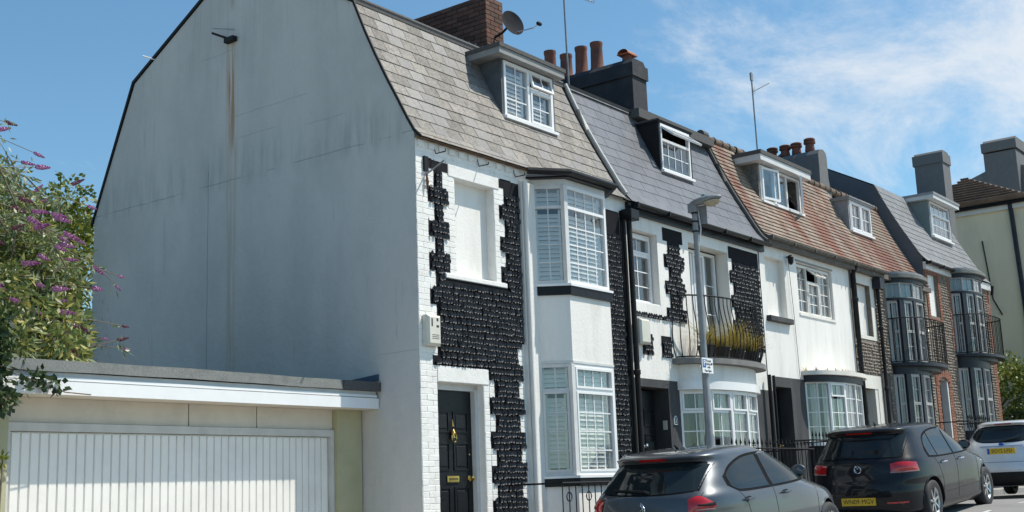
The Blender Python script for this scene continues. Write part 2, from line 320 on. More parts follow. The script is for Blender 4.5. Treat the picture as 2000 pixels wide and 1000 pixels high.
def place(name,me,parent,loc,rot=(0,0,0),scale=(1,1,1),label=None):
    o=obj(name,me,parent,None,label); o.location=loc; o.rotation_euler=rot; o.scale=scale; return o
def rawmesh(name,V,F,m,smooth=False):
    me=bpy.data.meshes.new(name); V=np.asarray(V,dtype=np.float32); F=np.asarray(F,dtype=np.int32)
    me.vertices.add(len(V)); me.vertices.foreach_set('co',V.ravel()); k=F.shape[1]
    me.loops.add(F.size); me.loops.foreach_set('vertex_index',F.ravel())
    me.polygons.add(len(F)); me.polygons.foreach_set('loop_start',np.arange(0,F.size,k,dtype=np.int32)); me.polygons.foreach_set('loop_total',np.full(len(F),k,dtype=np.int32))
    if smooth: me.polygons.foreach_set('use_smooth',np.ones(len(F),dtype=bool))
    me.materials.append(m); me.update(calc_edges=True); return me
def frame(o,ang=0): return Matrix.Translation(Vector(o))@Matrix.Rotation(ang,4,'Z')
def text_obj(name,body,size,m,parent,T,depth=.002,align='CENTER',bold=0,sx=1):
    cu=bpy.data.curves.new(name,'FONT'); cu.body=body; cu.size=size; cu.extrude=depth; cu.align_x=align; cu.align_y='CENTER'; cu.offset=bold; cu.resolution_u=2
    tmp=bpy.data.objects.new('tmp_text',cu); col.objects.link(tmp); dg=bpy.context.evaluated_depsgraph_get()
    me=bpy.data.meshes.new_from_object(tmp.evaluated_get(dg)); bpy.data.objects.remove(tmp); me.name=name
    me.transform(T@Matrix.Rotation(R(90),4,'X')@Matrix.Diagonal((sx,1,1,1))); me.materials.clear(); me.materials.append(m)
    return obj(name,me,parent)

# ---------------------------------------------------------------- ground
def gz(x): return .068*max(x,-60)-.44 if x<10 else .24+.004*(min(x,70)-10)
def strip(mb,y0,y1,dz,x0=-60,x1=70):
    xs=sorted(set([x0+(x1-x0)*i/26 for i in range(27)]+[10.0]))
    for a,b in zip(xs,xs[1:]): mb.quad((a,y0,gz(a)+dz),(b,y0,gz(b)+dz),(b,y1,gz(b)+dz),(a,y1,gz(a)+dz))
g=MB(); 
for (x0,x1) in ((-900,-60),(-60,10),(10,70),(70,900)):
    for (y0,y1) in ((-900,-14),(-14,10),(10,900)):
        g.quad((x0,y0,gz(x0)-.05),(x1,y0,gz(x1)-.05),(x1,y1,gz(x1)-.05),(x0,y1,gz(x0)-.05))
g.build('ground',earth,kind='structure')
b=MB(); strip(b,-12.5,-1.32,0); b.build('road',asph,kind='structure')
b=MB(); strip(b,-1.17,1.2,.115); strip(b,-14,-12.65,.115); pv=b.build('pavement',pave,kind='structure')
fc=MB(); fc.quad((-14,-1.17,gz(-14)+.125),(-.02,-1.17,gz(0)+.125),(-.02,1.0,gz(0)+.125),(-14,1.0,gz(-14)+.125)); fc.build('forecourt',mat('pale concrete',(.52,.47,.40),(.45,.41,.35),3,.9,.4,40,dirt=(.3,.28,.25),dscale=1.5,damt=.4),kind='structure')
km=MB().box(-.44,.44,0,.15,0,.17,.012).mesh('kerb_stone',kerbm)
kr=bpy.data.objects.new('kerb',None); col.objects.link(kr); kr['kind']='structure'
sl=math.atan(.068)
for i in range(47): place('kerb_stone',km,kr,(-14.7+.9*i,-1.32,gz(-14.7+.9*i)-.04),(0,-sl if -14.7+.9*i<10 else -.004,0))
lm=MB()
for x in np.arange(-2.5,26,2.05):
    x=float(x)+.05; lm.quad((x,-3.78,gz(x)+.004),(x+1.15,-3.78,gz(x+1.15)+.004),(x+1.15,-3.70,gz(x+1.15)+.004),(x,-3.70,gz(x)+.004))
lm.build('parking_bay_line',linem,kind='structure')

# ---------------------------------------------------------------- shared builders for houses
CUR=[(-.10,5.035),(0,5.13),(.11,5.31),(.27,5.60),(.44,5.90),(.64,6.28),(.82,6.65),(1.03,7.13)]
def arc(dz):
    P=[Vector((0,y,z+dz)) for y,z in CUR]; Ls=[0]
    for a,b_ in zip(P,P[1:]): Ls.append(Ls[-1]+(b_-a).length)
    return P,Ls
def roofpt(s,dz,off=0):
    P,Ls=arc(dz); s_=s
    for i in range(len(Ls)-1):
        if s_<=Ls[i+1] or i==len(Ls)-2:
            t=(s_-Ls[i])/(Ls[i+1]-Ls[i]); p=P[i].lerp(P[i+1],t); d=(P[i+1]-P[i]).normalized(); return p+Vector((0,-d.z,d.y))*off,math.atan2(d.z,d.y)
RL=arc(0)[1][-1]
def roofy(z,dz):
    for (a,b_),(c,d) in zip(CUR,CUR[1:]):
        if b_+dz<=z<=d+dz: return a+(c-a)*(z-b_-dz)/(d-b_)
    return 1.03+(z-dz-7.13)/.553
def zat(y,dz):
    for (a,b_),(c,d) in zip(CUR,CUR[1:]):
        if a<=y<=c: return b_+dz+(d-b_)*(y-a)/(c-a)
    return 7.13+dz+.553*(y-1.03)
def deck(house,x0,x1,dz,dorm):
    mb=MB(); pts=[(y,z+dz) for y,z in CUR]
    xs=sorted([x0,x1]+[v for d in dorm for v in (d[0],d[1])])
    for a,b_ in zip(xs,xs[1:]):
        ind=[d for d in dorm if a>=d[0]-1e-6 and b_<=d[1]+1e-6]
        pp=pts
        if ind:
            zc=ind[0][2]; pp=[p for p in pts if p[1]<zc]+[(roofy(zc,dz),zc)]
        for p,q in zip(pp,pp[1:]): mb.quad((a,p[0],p[1]),(b_,p[0],p[1]),(b_,q[0],q[1]),(a,q[0],q[1]))
    mb.quad((x0,1.03,7.13+dz),(x1,1.03,7.13+dz),(x1,3.37,8.41+dz),(x0,3.37,8.41+dz))
    mb.quad((x0,3.37,8.41+dz),(x1,3.37,8.41+dz),(x1,5.72,7.11+dz),(x0,5.72,7.11+dz))
    mb.quad((x0,5.72,7.11+dz),(x1,5.72,7.11+dz),(x1,6.7,5.05+dz),(x0,6.7,5.05+dz))
    return mb.build('roof_deck',deckm,house)
def slates(house,name,x0,x1,dz,w,ex,mats,dorm,thick=.006,skip=None,tilt=.013,limit=None,gap=.004,stagger=.5,jit=.004):
    lap=ex*.28; hm=[]
    for m in mats:
        hm.append(MB().box(-w/2+gap,w/2-gap,-thick,0,0,1).mesh(name,m))
    cells=[]
    for k in range(int(RL/ex)+1):
        s0=k*ex; s1=min(s0+ex+lap,RL)
        if s1-s0<.05: continue
        a,_=roofpt(s0,dz,tilt); b_,_=roofpt(s1,dz,.001); d=b_-a; ang=math.atan2(d.z,d.y); ln=d.length
        x=x0+(w*stagger if k%2 else 0)-w/2
        while x<x1+w/2:
            c=x; xa=max(c-w/2,x0); xb=min(c+w/2,x1); x+=w
            if xb-xa<.04: continue
            cx=(xa+xb)/2
            if any(d_[0]-.02<xa and xb<d_[1]+.02 and a.z>d_[2]-.03 for d_ in dorm): continue
            if skip and skip(cx,a.z): continue
            cells.append((cx,(xb-xa)/w,a,ang,ln))
    cells.sort(key=lambda c:c[0]+0*c[2].z)
    rest=MB(); n=0
    for (cx,sx,a,ang,ln) in cells:
        j=random.gauss(0,jit); dth=random.gauss(0,.0012)
        if limit is None or n<limit:
            zz=random.random(); mi=0 if len(mats)==1 else (0 if noisef(cx,a.z)+zz*.5>.62 else 1)
            # unit slab: local z runs up the slope, -y is outward
            place(name,hm[mi],house,(cx,a.y,a.z+j*.4),(ang-math.pi/2+dth,0,0),(sx,1,ln)); n+=1
        else:
            T=Matrix.Translation((cx,a.y,a.z+j*.3))@Matrix.Rotation(ang-math.pi/2+dth,4,'X'); rest.T=T
            rest.box(-w/2*sx+gap,w/2*sx-gap,-thick,0,0,ln)
    if rest.v: rest.build(name,mats[0],house,kind='stuff')
def noisef(x,z): return .5+.3*math.sin(x*3.1+z*1.7)*math.cos(z*2.3-x*1.1)+.2*math.sin(x*7.7)
def wall(mb,x0,x1,z0,z1,holes,y0=0,y1=.25):
    xs=sorted(set([x0,x1]+[v for h in holes for v in h[:2]])); zs=sorted(set([z0,z1]+[v for h in holes for v in h[2:4]]))
    xs=[x for x in xs if x0<=x<=x1]; zs=[z for z in zs if z0<=z<=z1]
    inh=lambda x,z:any(h[0]<x<h[1] and h[2]<z<h[3] for h in holes)
    for a,b_ in zip(xs,xs[1:]):
        for c,d in zip(zs,zs[1:]):
            if inh((a+b_)/2,(c+d)/2): continue
            mb.quad((a,y0,c),(b_,y0,c),(b_,y0,d),(a,y0,d))
    for h in holes:
        a,b_,c,d=h[:4]
        mb.quad((a,y0,c),(a,y1,c),(a,y1,d),(a,y0,d)); mb.quad((b_,y0,c),(b_,y1,c),(b_,y1,d),(b_,y0,d))
        mb.quad((a,y0,d),(b_,y0,d),(b_,y1,d),(a,y1,d)); mb.quad((a,y0,c),(b_,y0,c),(b_,y1,c),(a,y1,c))
    return mb
def domes(name,m,parent,cells,depth,y=0.0,seg=8,prof=((1,-.1),(.72,.72)),cen=1.0):
    """cells: (x,z,rx,rz); one low dome each, standing proud of the wall"""
    cells=np.array(cells); n=len(cells); t=np.arange(seg)*2*np.pi/seg
    V=np.zeros((n,2*seg+1,3)); jr=1+rng.normal(0,.05,(n,1)); dp=depth*(1+rng.normal(0,.12,n)); rot=rng.normal(0,.15,(n,1))
    for k,(rr,dd) in enumerate(prof):
        V[:,k*seg:(k+1)*seg,0]=cells[:,0:1]+cells[:,2:3]*rr*jr*np.cos(t+rot)
        V[:,k*seg:(k+1)*seg,2]=cells[:,1:2]+cells[:,3:4]*rr*jr*np.sin(t+rot*.5)
        V[:,k*seg:(k+1)*seg,1]=y-(dp*dd)[:,None]*(1+rng.normal(0,.08,(n,seg)))
    V[:,2*seg,0]=cells[:,0]; V[:,2*seg,2]=cells[:,1]+cells[:,3]*.1; V[:,2*seg,1]=y-dp*cen
    F=[]
    for j in range(seg): F.append([j,(j+1)%seg,seg+(j+1)%seg]); F.append([j,seg+(j+1)%seg,seg+j]); F.append([seg+j,seg+(j+1)%seg,2*seg])
    F=np.array(F)[None]+(np.arange(n)*(2*seg+1))[:,None,None]
    me=rawmesh(name,V.reshape(-1,3),F.reshape(-1,3),m,True); return obj(name,me,parent,kind='stuff')
def flint_cells(x0,x1,z0,z1,dx,dz,ok,jx=.15):
    out=[]; z=z0+dz/2; k=0
    while z<z1:
        x=x0+dx*(.5+.5*(k%2)*.8)
        while x<x1:
            w=dx*(1+random.gauss(0,jx)); xx=x+random.gauss(0,dx*.07); zz=z+random.gauss(0,dz*.05)+.008*math.sin(x*2.3+k)
            if ok(xx,zz): out.append((xx,zz,w*.47,dz*.47*random.uniform(.85,1.05)))
            x+=w
        z+=dz; k+=1
    return out
BRK={}
def brick(house,x0,x1,z0,z1,m,y=0,proud=.006,key='b',name='brick',T=None,face='y'):
    if key not in BRK:
        BRK[key]=[MB().box(-.5,.5,-1,0,-.5,.5,.0).mesh('brick',m),]
        # chamfer in true size needs real dimensions, so keep a rounded 0.1 x 0.02 x 0.075 master
        b=MB(); b.box(-.11,.11,-.02,.02,-.0335,.0335,.0045); BRK[key]=b.mesh('brick',m)
    w,h=x1-x0,z1-z0
    return place(name,BRK[key],house,((x0+x1)/2,y-proud-random.uniform(0,.003)+.02,(z0+z1)/2),(random.gauss(0,.012),0,random.gauss(0,.006)),(w/.22,1,h/.067))

def window(parent,T,w,h,lights,outer=.045,mull=(),trans=(),depth=.06,fm=None,gm=None,blind=None,sill=None,bar=.016,inset=.03,name='window',sash=.032,bx=0,curt=None,glassm=None):
    """local x along the wall, y inwards, z up; lights: (x0,x1,z0,z1,cols,rows,sashed)"""
    fm=fm or upvc
    f=MB(T); d0,d1=0,depth
    f.box(0,outer,d0,d1,0,h); f.box(w-outer,w,d0,d1,0,h); f.box(outer,w-outer,d0,d1,0,outer); f.box(outer,w-outer,d0,d1,h-outer,h)
    for (x,mw,z0,z1) in mull: f.box(x-mw/2,x+mw/2,d0+.002,d1,z0,z1)
    for (z,mw,x0,x1) in trans: f.box(x0,x1,d0+.004,d1,z-mw/2,z+mw/2)
    W_=f.build(name,fm,parent)
    for (x0,x1,z0,z1,c,r,sh) in lights:
        e=0
        if sh:
            e=sash; q=MB(T); y0,y1=-.012,depth-.01
            q.box(x0,x0+e,y0,y1,z0,z1); q.box(x1-e,x1,y0,y1,z0,z1); q.box(x0+e,x1-e,y0,y1,z0,z0+e); q.box(x0+e,x1-e,y0,y1,z1-e,z1); q.build('sash',fm,W_)
        a,b_,c0,d_=x0+e,x1-e,z0+e,z1-e
        MB(T).box(a,b_,inset,inset+.006,c0,d_).build('pane',glassm or glass,W_)
        for i in range(1,c):
            x=a+(b_-a)*i/c; MB(T).box(x-bar/2,x+bar/2,inset-.007,inset-.001,c0,d_).build('glazing_bar',fm,W_)
        for i in range(1,r):
            z=c0+(d_-c0)*i/r; MB(T).box(a,b_,inset-.0095,inset-.0015,z-bar/2,z+bar/2).build('glazing_bar',fm,W_)
        if blind:
            lw=(b_-a); pitch=.062; lmw=MB().box(-lw/2+.035,lw/2-.035,-.004,.004,-.034,.034).mesh('louvre',louv)
            k=0; z=c0+.05
            ss=MB(T)
            ss.box(a+.004,a+.035,depth+.03,depth+.055,c0,d_); ss.box(b_-.035,b_-.004,depth+.03,depth+.055,c0,d_); ss.build('shutter_stile',louv,W_)
            ang=math.atan2(T[1][0],T[0][0])
            while z<d_-.03:
                p=T@Vector(((a+b_)/2,depth+.045,z)); o=place('louvre',lmw,W_,p,(R(blind),0,0)); o.rotation_mode='XYZ'
                o.rotation_euler=(Matrix.Rotation(ang,3,'Z')@Matrix.Rotation(R(blind),3,'X')).to_euler(); z+=pitch
    if curt:
        cm,frac=curt; q=MB(T); n=int(w/.03)
        for (a,b_) in frac:
            a*=w;b_*=w; n=max(4,int((b_-a)/.022)); xs=[a+(b_-a)*i/n for i in range(n+1)]
            pr=[(x,depth+.10+.018*math.sin(x*75)+.012*math.sin(x*31+2)) for x in xs]
            for p,q2 in zip(pr,pr[1:]): q.quad((p[0],p[1],.02),(q2[0],q2[1],.02),(q2[0],q2[1],h-.03),(p[0],p[1],h-.03))
        q.build('curtain',cm,W_,smooth=True)
    if sill: MB(T).box(-.04,w+.04,-sill,depth,-.045,-.001).build('sill',fm if not bx else bx,W_)
    return W_
def pipe(parent,pts,r=.035,m=None,name='drainpipe',collars=()):
    b=MB().tube(pts,r,10)
    for p in collars: b.lathe([(r,-.04),(r*1.3,-.03),(r*1.3,.03),(r,.04)],p,10)
    return b.build(name,m or blackm,parent,smooth=True)
def half_gutter(parent,x0,x1,z,y=-.15,m=None,r=.06):
    b=MB(); n=8
    for k in range(n):
        a,c=math.pi+math.pi*k/n,math.pi+math.pi*(k+1)/n
        b.quad((x0,y+r*math.cos(a),z+r*math.sin(a)),(x1,y+r*math.cos(a),z+r*math.sin(a)),(x1,y+r*math.cos(c),z+r*math.sin(c)),(x0,y+r*math.cos(c),z+r*math.sin(c)))
    x=x0
    while x<x1: b.box(x,x+.03,y-r-.008,y+r+.008,z-r-.01,z+.006); x+=.95
    return b.build('gutter',m or black,parent)
def shell(house,x0,x1,dz,zb,left=False,right=False,lm=None,zlo=None):
    zlo=gz(x0)-.4 if zlo is None else zlo
    pf=[(0.02,zlo),(6.66,zlo),(6.66,5.1+dz),(5.70,7.09+dz),(3.37,8.38+dz),(1.03,7.10+dz)]+[(y+.005,z+dz-.01) for y,z in CUR[::-1][1:-1]]
    if left: MB().prism(pf,0,x0,x0+.22).build('gable_wall',lm or roomm,house)
    if right: MB().prism(pf,0,x1-.22,x1).build('gable_wall',lm or roomm,house)
    b=MB(); b.quad((x0,6.64,zlo),(x1,6.64,zlo),(x1,6.64,5.1+dz),(x0,6.64,5.1+dz)); b.build('rear_wall',cream,house)
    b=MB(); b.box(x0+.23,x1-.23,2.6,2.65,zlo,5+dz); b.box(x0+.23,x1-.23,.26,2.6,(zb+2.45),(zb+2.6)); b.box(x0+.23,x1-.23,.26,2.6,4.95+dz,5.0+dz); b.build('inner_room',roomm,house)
def pot(parent,x,y,z0,z1,r=.12,flare=False,m=None):
    h=z1-z0
    if flare: pr=[(r*.95,0),(r,.02),(r*.85,h*.55),(r*1.15,h*.6),(r*1.2,h*.72),(r*.9,h*.75),(r*1.1,h*.8),(r*1.15,h*.92),(r*.8,h),(r*.6,h),(r*.55,h*.5)]
    else: pr=[(r*1.1,0),(r*1.05,.05),(r*.95,.1),(r*.86,h-.08),(r*.93,h-.06),(r*.95,h),(r*.72,h),(r*.68,h-.3)]
    return MB().lathe(pr,(x,y,z0),18).build('chimney_pot',m or potm,parent,smooth=True)
def dormer(house,x0,x1,yf,zb,zt,dz,cheek,slab=(.15,.15,.14,.13),topm=feltd,fascm=upvcg,back=None):
    l,rr,fr,th=slab; yb=roofy(zt,dz)+.05
    for (a,b_) in ((x0,x0+.04),(x1-.04,x1)):
        poly=[(yf,zb-.03),(yf,zt)]+[(yb,zt)]
        z=zt-.1
        while z>zb: poly.append((roofy(z,dz)+.03,z)); z-=.1
        MB().prism(poly,0,a,b_).build('dormer_cheek',cheek,house)
    f=MB().box(x0-l,x1+rr,yf-fr,yb+.25,zt,zt+th*.6); s=f.build('dormer_roof',fascm,house)
    t=MB().box(x0-l-.015,x1+rr+.015,yf-fr-.02,yb+.27,zt+th*.6+.001,zt+th); t.build('roof_felt',topm,s)
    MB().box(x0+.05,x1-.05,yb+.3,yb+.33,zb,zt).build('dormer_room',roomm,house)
    return s
def bow_pts(cx,hw,dep,n,p=2.2):
    out=[]
    for i in range(n+1):
        a=math.pi*(1-i/n); c,s=math.cos(a),math.sin(a)
        out.append((cx+hw*abs(c)**(2/p)*(1 if c>0 else -1),-dep*abs(s)**(2/p)))
    return out
def bow_solid(name,m,parent,cx,hw,dep,z0,z1,n=24,p=2.2,kind=None):
    return MB().prism(bow_pts(cx,hw,dep,n,p),2,z0,z1).build(name,m,parent,smooth=True,ang=40)
def railing(parent,pts,z0,z1,step=.105,r=.008,belly=0,m=None,top=.014,name='baluster',slope=0):
    """balusters along a plan polyline"""
    m=m or blackm; P=[Vector((p[0],p[1],0)) for p in pts]
    MB().tube([(p.x,p.y,z1+slope*(p.x-P[0].x)) for p in P],top,8).build('top_rail',m,parent,smooth=True)
    MB().tube([(p.x,p.y,z0+slope*(p.x-P[0].x)) for p in P],top*.8,8).build('bottom_rail',m,parent,smooth=True)
    ds=[0]
    for a,b_ in zip(P,P[1:]): ds.append(ds[-1]+(b_-a).length)
    n=max(1,round(ds[-1]/step)); 
    for k in range(n+1):
        s=ds[-1]*k/n
        for i in range(len(ds)-1):
            if s<=ds[i+1]+1e-6: break
        t=(s-ds[i])/(ds[i+1]-ds[i]); p=P[i].lerp(P[i+1],t); d=(P[i+1]-P[i]).normalized(); nn=Vector((d.y,-d.x,0))
        zo=slope*(p.x-P[0].x)
        if belly:
            q=[]
            for j in range(9):
                u=j/8; off=belly*(math.sin(math.pi*min(1,(1-u)*1.0)**1.0)*(1-u)**.6*1.6)-.05*math.sin(math.pi*u)*u
                q.append((p.x+nn.x*off,p.y+nn.y*off,z0+(z1-z0)*u+zo))
            MB().tube(q,r,5).build(name,m,parent,smooth=True)
        else: MB().tube([(p.x,p.y,z0+zo),(p.x,p.y,z1+zo)],r,6).build(name,m,parent)
def panel_door(parent,T,w,h,m,top=0,style=6):
    b=MB(T).box(0,w,0,.045,0,h); d=b.build('door',m,parent)
    def pan(x0,x1,z0,z1):
        q=MB(T); q.box(x0,x1,-.012,0,z0,z0+.018); q.box(x0,x1,-.012,0,z1-.018,z1); q.box(x0,x0+.018,-.012,0,z0+.018,z1-.018); q.box(x1-.018,x1,-.012,0,z0+.018,z1-.018)
        q.box(x0+.045,x1-.045,-.009,0,z0+.045,z1-.045,.008); q.build('door_panel',m,d)
    xa,xb,xc,xd=w*.10,w*.45,w*.55,w*.90
    if style==6: rows=((.10,.42),(.52,.70),(.76,.92)) ; rows=((.18,.80),(1.00,1.34),(1.46,1.72))
    else: rows=((.16,.85),(1.05,h-.14))
    for a,b_ in rows:
        pan(xa,xb,a,b_); pan(xc,xd,a,b_)
    return d

# ================================================================= HOUSE 1 (corner house, black flint and white brick)
h1=thing('terraced_house','corner house of black flint and white brick with tall grey gable and shuttered bay','house',(2.4,3.3,-.4),'terraced houses')
shell(h1,0,4.78,0,0,left=True,lm=gablem,zlo=-.9)
HO=[(.74,1.54,3.41,4.66),(.31,1.20,-.05,2.05)]
wl=MB(); wall(wl,0.004,4.78,-.9,5.12,HO+[(2.45,3.90,.9,2.38),(2.45,3.90,3.47,4.85)],0,.22); wl.build('wall',whiteb,h1)
# which parts of the front are black flint
def tooth(z,base=4.70,st=.2135): return int(math.floor((base-z)/st))
def isblack1(x,z,e=.0):
    if z>4.83-e or x<.0 or z<-.3: return False
    if x<2.2:
        k=tooth(z)
        if z>4.72: left=.17
        else: left=.335 if k%2==0 else .218
        if z<2.37: left=.24
        if x<left+e: return False
        right=2.09 if z>2.63 else 2.045
        if x>right-e: return False
        if z<2.56:
            k2=int(math.floor((2.56-z)/.2145))
            if k2%2==0 and x>1.935-e: return False
        if z<2.25+e and x<1.31+e: return False
        if z<2.12+e and x<1.415+e:
            if int(math.floor((2.12-z)/.2145))%2==0: return False
        if 3.345-e<z<4.90:
            if z>4.70: a,b_=.61,1.65
            elif z<3.41+e: a,b_=.51,1.755
            else: a,b_=(.50,1.755) if k%2==0 else (.61,1.645)
            if a-e<x<b_+e: return False
        return True
    return 4.02+e<x<4.62-e and z<4.83
bl=MB(); 
xs=[.17,.218,.24,.335,.5,.51,.61,1.31,1.415,1.645,1.65,1.755,1.935,2.045,2.09,4.02,4.62]
zs=sorted(set([-.3,4.83,4.72,4.70,4.69,3.41,3.345,2.63,2.56,2.37,2.25,2.12]+[4.70-.2135*k for k in range(12)]+[2.56-.2145*k for k in range(14)]+[2.12-.2145*k for k in range(12)]))
zs=[z for z in zs if -.3<=z<=4.83]
for c,d in zip(zs,zs[1:]):
    for a,b_ in zip(xs,xs[1:]):
        if isblack1((a+b_)/2,(c+d)/2): bl.quad((a,-.004,c),(b_,-.004,c),(b_,-.004,d),(a,-.004,d))
bl.build('flint_bedding',blackmas,h1,kind='stuff')
cells=flint_cells(.17,2.09,-.3,4.70,.050,.0735,lambda x,z:isblack1(x,z,.029))+flint_cells(4.02,4.62,-.3,4.5,.050,.0735,lambda x,z:isblack1(x,z,.029))
cells=[c for c in cells if not (1.0<c[0]<2.2 and c[1]>4.62)]
domes('flint',flintb,h1,cells,.026,-.004,8,((1.12,1.0),(.58,.15)),.38)
# painted brickwork, brick by brick
cs=.0712; nb=0
def inhole(x,z): return any(h[0]-.005<x<h[1]+.005 and h[2]-.005<z<h[3]+.005 for h in HO)
def bricks_row(xa,xb,zb,zt,off,unit=.225):
    x=xa-off
    while x<xb-.02:
        a=max(x,xa); b_=min(x+unit,xb); x+=unit
        if b_-a>.04: brick(h1,a+.0015,b_-.0015,zb+.001,zt-.001,whiteb,0,.003,'w1')
z=-.1; k=0
while z<4.99:
    zt=z+cs; zm=(z+zt)/2; off=.112 if k%2 else 0
    if zm<4.83:
        kk=tooth(zm); left=(.335 if kk%2==0 else .218) if zm>2.37 else .235
        if zm<2.25: left=.31
        if zm>4.72: left=.17
        bricks_row(.006,left,z,zt,off)
        if 3.41<zm<4.66 :
            a,b_=(.50,1.755) if kk%2==0 else (.61,1.645)
            bricks_row(a,.738,z,zt,off); bricks_row(1.542,b_,z,zt,off)
        if 2.1<zm<2.25 : pass
        if zm<2.05: bricks_row(1.205,1.31,z,zt,off)
        if 2.05<zm<2.20: pass
        if zm<2.12 and int(math.floor((2.12-zm)/.2145))%2==0: brick(h1,1.315,1.412,z+.003,zt-.003,whiteb,0,.007,'w1')
        if zm<2.56 and int(math.floor((2.56-zm)/.2145))%2==0: brick(h1,1.938,2.042,z+.003,zt-.003,whiteb,0,.007,'w1')
    else: bricks_row(.006,2.09,z,zt,off)
    z=zt; k+=1
# soldier arch heads over window and door, sill, dentil course
MB().box(.61,1.65,-.012,.0,4.665,4.825,.006).build('lintel',whiteb,h1)
MB().box(.312,1.305,-.012,.0,2.055,2.25,.006).build('lintel',whiteb,h1)
MB().box(.51,1.755,-.022,.0,3.345,3.405,.008).build('sill',whiteb,h1)
MB().box(.74,1.54,.13,.16,3.41,4.66).build('blocked_window_panel',white,h1)
dm=MB().box(-.052,.052,-.03,0,-.04,.04,.006).mesh('dentil',whiteb)
for i in range(11): place('dentil',dm,h1,(.10+.195*i,0.002,4.985))
MB().box(.01,2.3,-.075,.0,5.045,5.10).build('eaves_board',rust if False else mat('brown eaves board',(.14,.085,.05),(.2,.14,.09),8,.9),h1)
# gutter brackets left without their gutter
for x in(.36,1.22,2.0): MB().tube([(x,-.0,5.0),(x,-.03,4.90),(x-.0,-.19,4.90),(x,-.19,4.93)],.008,5).build('gutter_bracket',blackm,h1)
# door
T=frame((.345,.16,-.05)); d=panel_door(h1,frame((.34,.17,0)),.80,1.97,black)
MB().box(.31,.345,.13,.21,0,2.05).build('door_frame',upvcg,h1); f=MB().box(1.14,1.20,.10,.21,0,2.0); f.box(.31,1.20,.12,.21,1.975,2.05); f.build('door_frame',upvcg,h1)
MB().box(.64,.86,.150,.166,.855,.935,.006).build('letterbox',brass,d); MB().box(.67,.83,.146,.152,.88,.91).build('letterbox_flap',mat('old brass',(.35,.25,.10),(.3,.2,.08),5,.4,metal=1),d)
MB().lathe([(0,-.075),(.03,-.07),(.034,-.05),(.018,-.03),(.014,-.015),(.036,-.006),(.036,0)],(1.07,.168,.90),14,'y').build('door_knob',brass,d,smooth=True)
MB().lathe([(0,-.02),(.014,-.016),(.016,0)],(1.07,.168,1.19),10,'y').build('keyhole',brass,d)
kn=MB().tube([(.75,.15,1.62),(.75,.135,1.53)],[.004,.016],8); kn.lathe([(.0,-.075),(.028,-.06),(.022,-.03),(.04,0),(.024,.03),(.012,.05)],(.75,.14,1.45),12); kn.tube([(.75+.045*math.cos(t),.125,1.40+.06*math.sin(t)) for t in [2*math.pi*i/14 for i in range(14)]],.009,6,closed=True); kn.build('door_knocker',brass,d,smooth=True)
st=MB().box(.25,1.28,-.30,.0,-.45,-.05,.01); st.build('doorstep',pave,h1)
# bay
BP=[(2.36,0),(2.66,-.38),(3.66,-.38),(3.96,0)]
def bay_poly(e): return [(2.36-e*.9,0),(2.66-e*.5,-.38-e),(3.66+e*.5,-.38-e),(3.96+e*.9,0)]
ang=math.atan2(-.38,.30); wf=math.hypot(.30,.38)
for nm,z0,z1,m in(('bay_panel',2.42,3.31,white),('bay_base',-.5,.76,white)):
    MB().prism(bay_poly(0),2,z0,z1).build(nm,m,h1)
MB().prism(bay_poly(.035),2,3.31,3.43).build('bay_band',black,h1); MB().prism(bay_poly(.05),2,3.432,3.465).build('sill',upvc,h1)
MB().prism(bay_poly(.045),2,.765,.865).build('bay_band',black,h1); MB().prism(bay_poly(.055),2,.867,.898).build('sill',upvc,h1)
MB().prism(bay_poly(.01),2,2.385,2.418).build('bay_trim',upvcg,h1)
MB().prism(bay_poly(-.0),2,4.852,4.93).build('bay_head',upvcg,h1)
MB().prism(bay_poly(.10),2,4.932,4.955).build('bay_soffit',black,h1)
gp=bay_poly(.13); MB().tube([(gp[0][0]-.1,-.13,5.0)]+[(p[0],p[1],4.99) for p in gp[1:3]]+[(gp[3][0]+.05,-.10,5.0)],.05,8).build('gutter',black,h1,smooth=True)
MB().prism(bay_poly(.09),2,4.957,4.985).build('bay_roof',lead,h1)
for z0,hh,top in((3.467,1.383,.30),(.90,1.483,.34)):
    T=frame((2.36,0,z0),ang); ht=hh-top
    window(h1,T,wf,hh,[(.06,wf-.07,.05,ht-.03,2,4,z0<1),(.06,wf-.07,ht+.01,hh-.05,2,1,False)],outer=.05,trans=[(ht-.01,.04,.05,wf-.05)],blind=-32,fm=upvcg if z0>1 else upvcg)
    T=frame((2.66,-.38,z0),0)
    window(h1,T,1.0,hh,[(.05,.95,.05,ht-.03,4,4,z0<1),(.05,.95,ht+.01,hh-.045,4,1,z0<1)],outer=.05,trans=[(ht-.01,.04,.05,.95)],blind=-32,fm=upvc if z0<1 else upvc)
    T=frame((3.66,-.38,z0),-ang); window(h1,T,wf,hh,[(.05,wf-.06,.05,ht-.03,2,4,False),(.05,wf-.06,ht+.01,hh-.05,2,1,False)],trans=[(ht-.01,.04,.05,wf-.05)])
    MB().box(2.62,2.70,-.385,-.32,z0,z0+hh).build('corner_post',upvcg,h1)
MB().box(2.09,2.40,-.05,.0,-.5,4.86).build('pilaster',white,h1); pipe(h1,[(2.14,-.085,-.4),(2.14,-.085,4.86)],.033,white)
MB().box(3.94,4.03,-.03,.0,-.5,4.86).build('pilaster',white,h1)
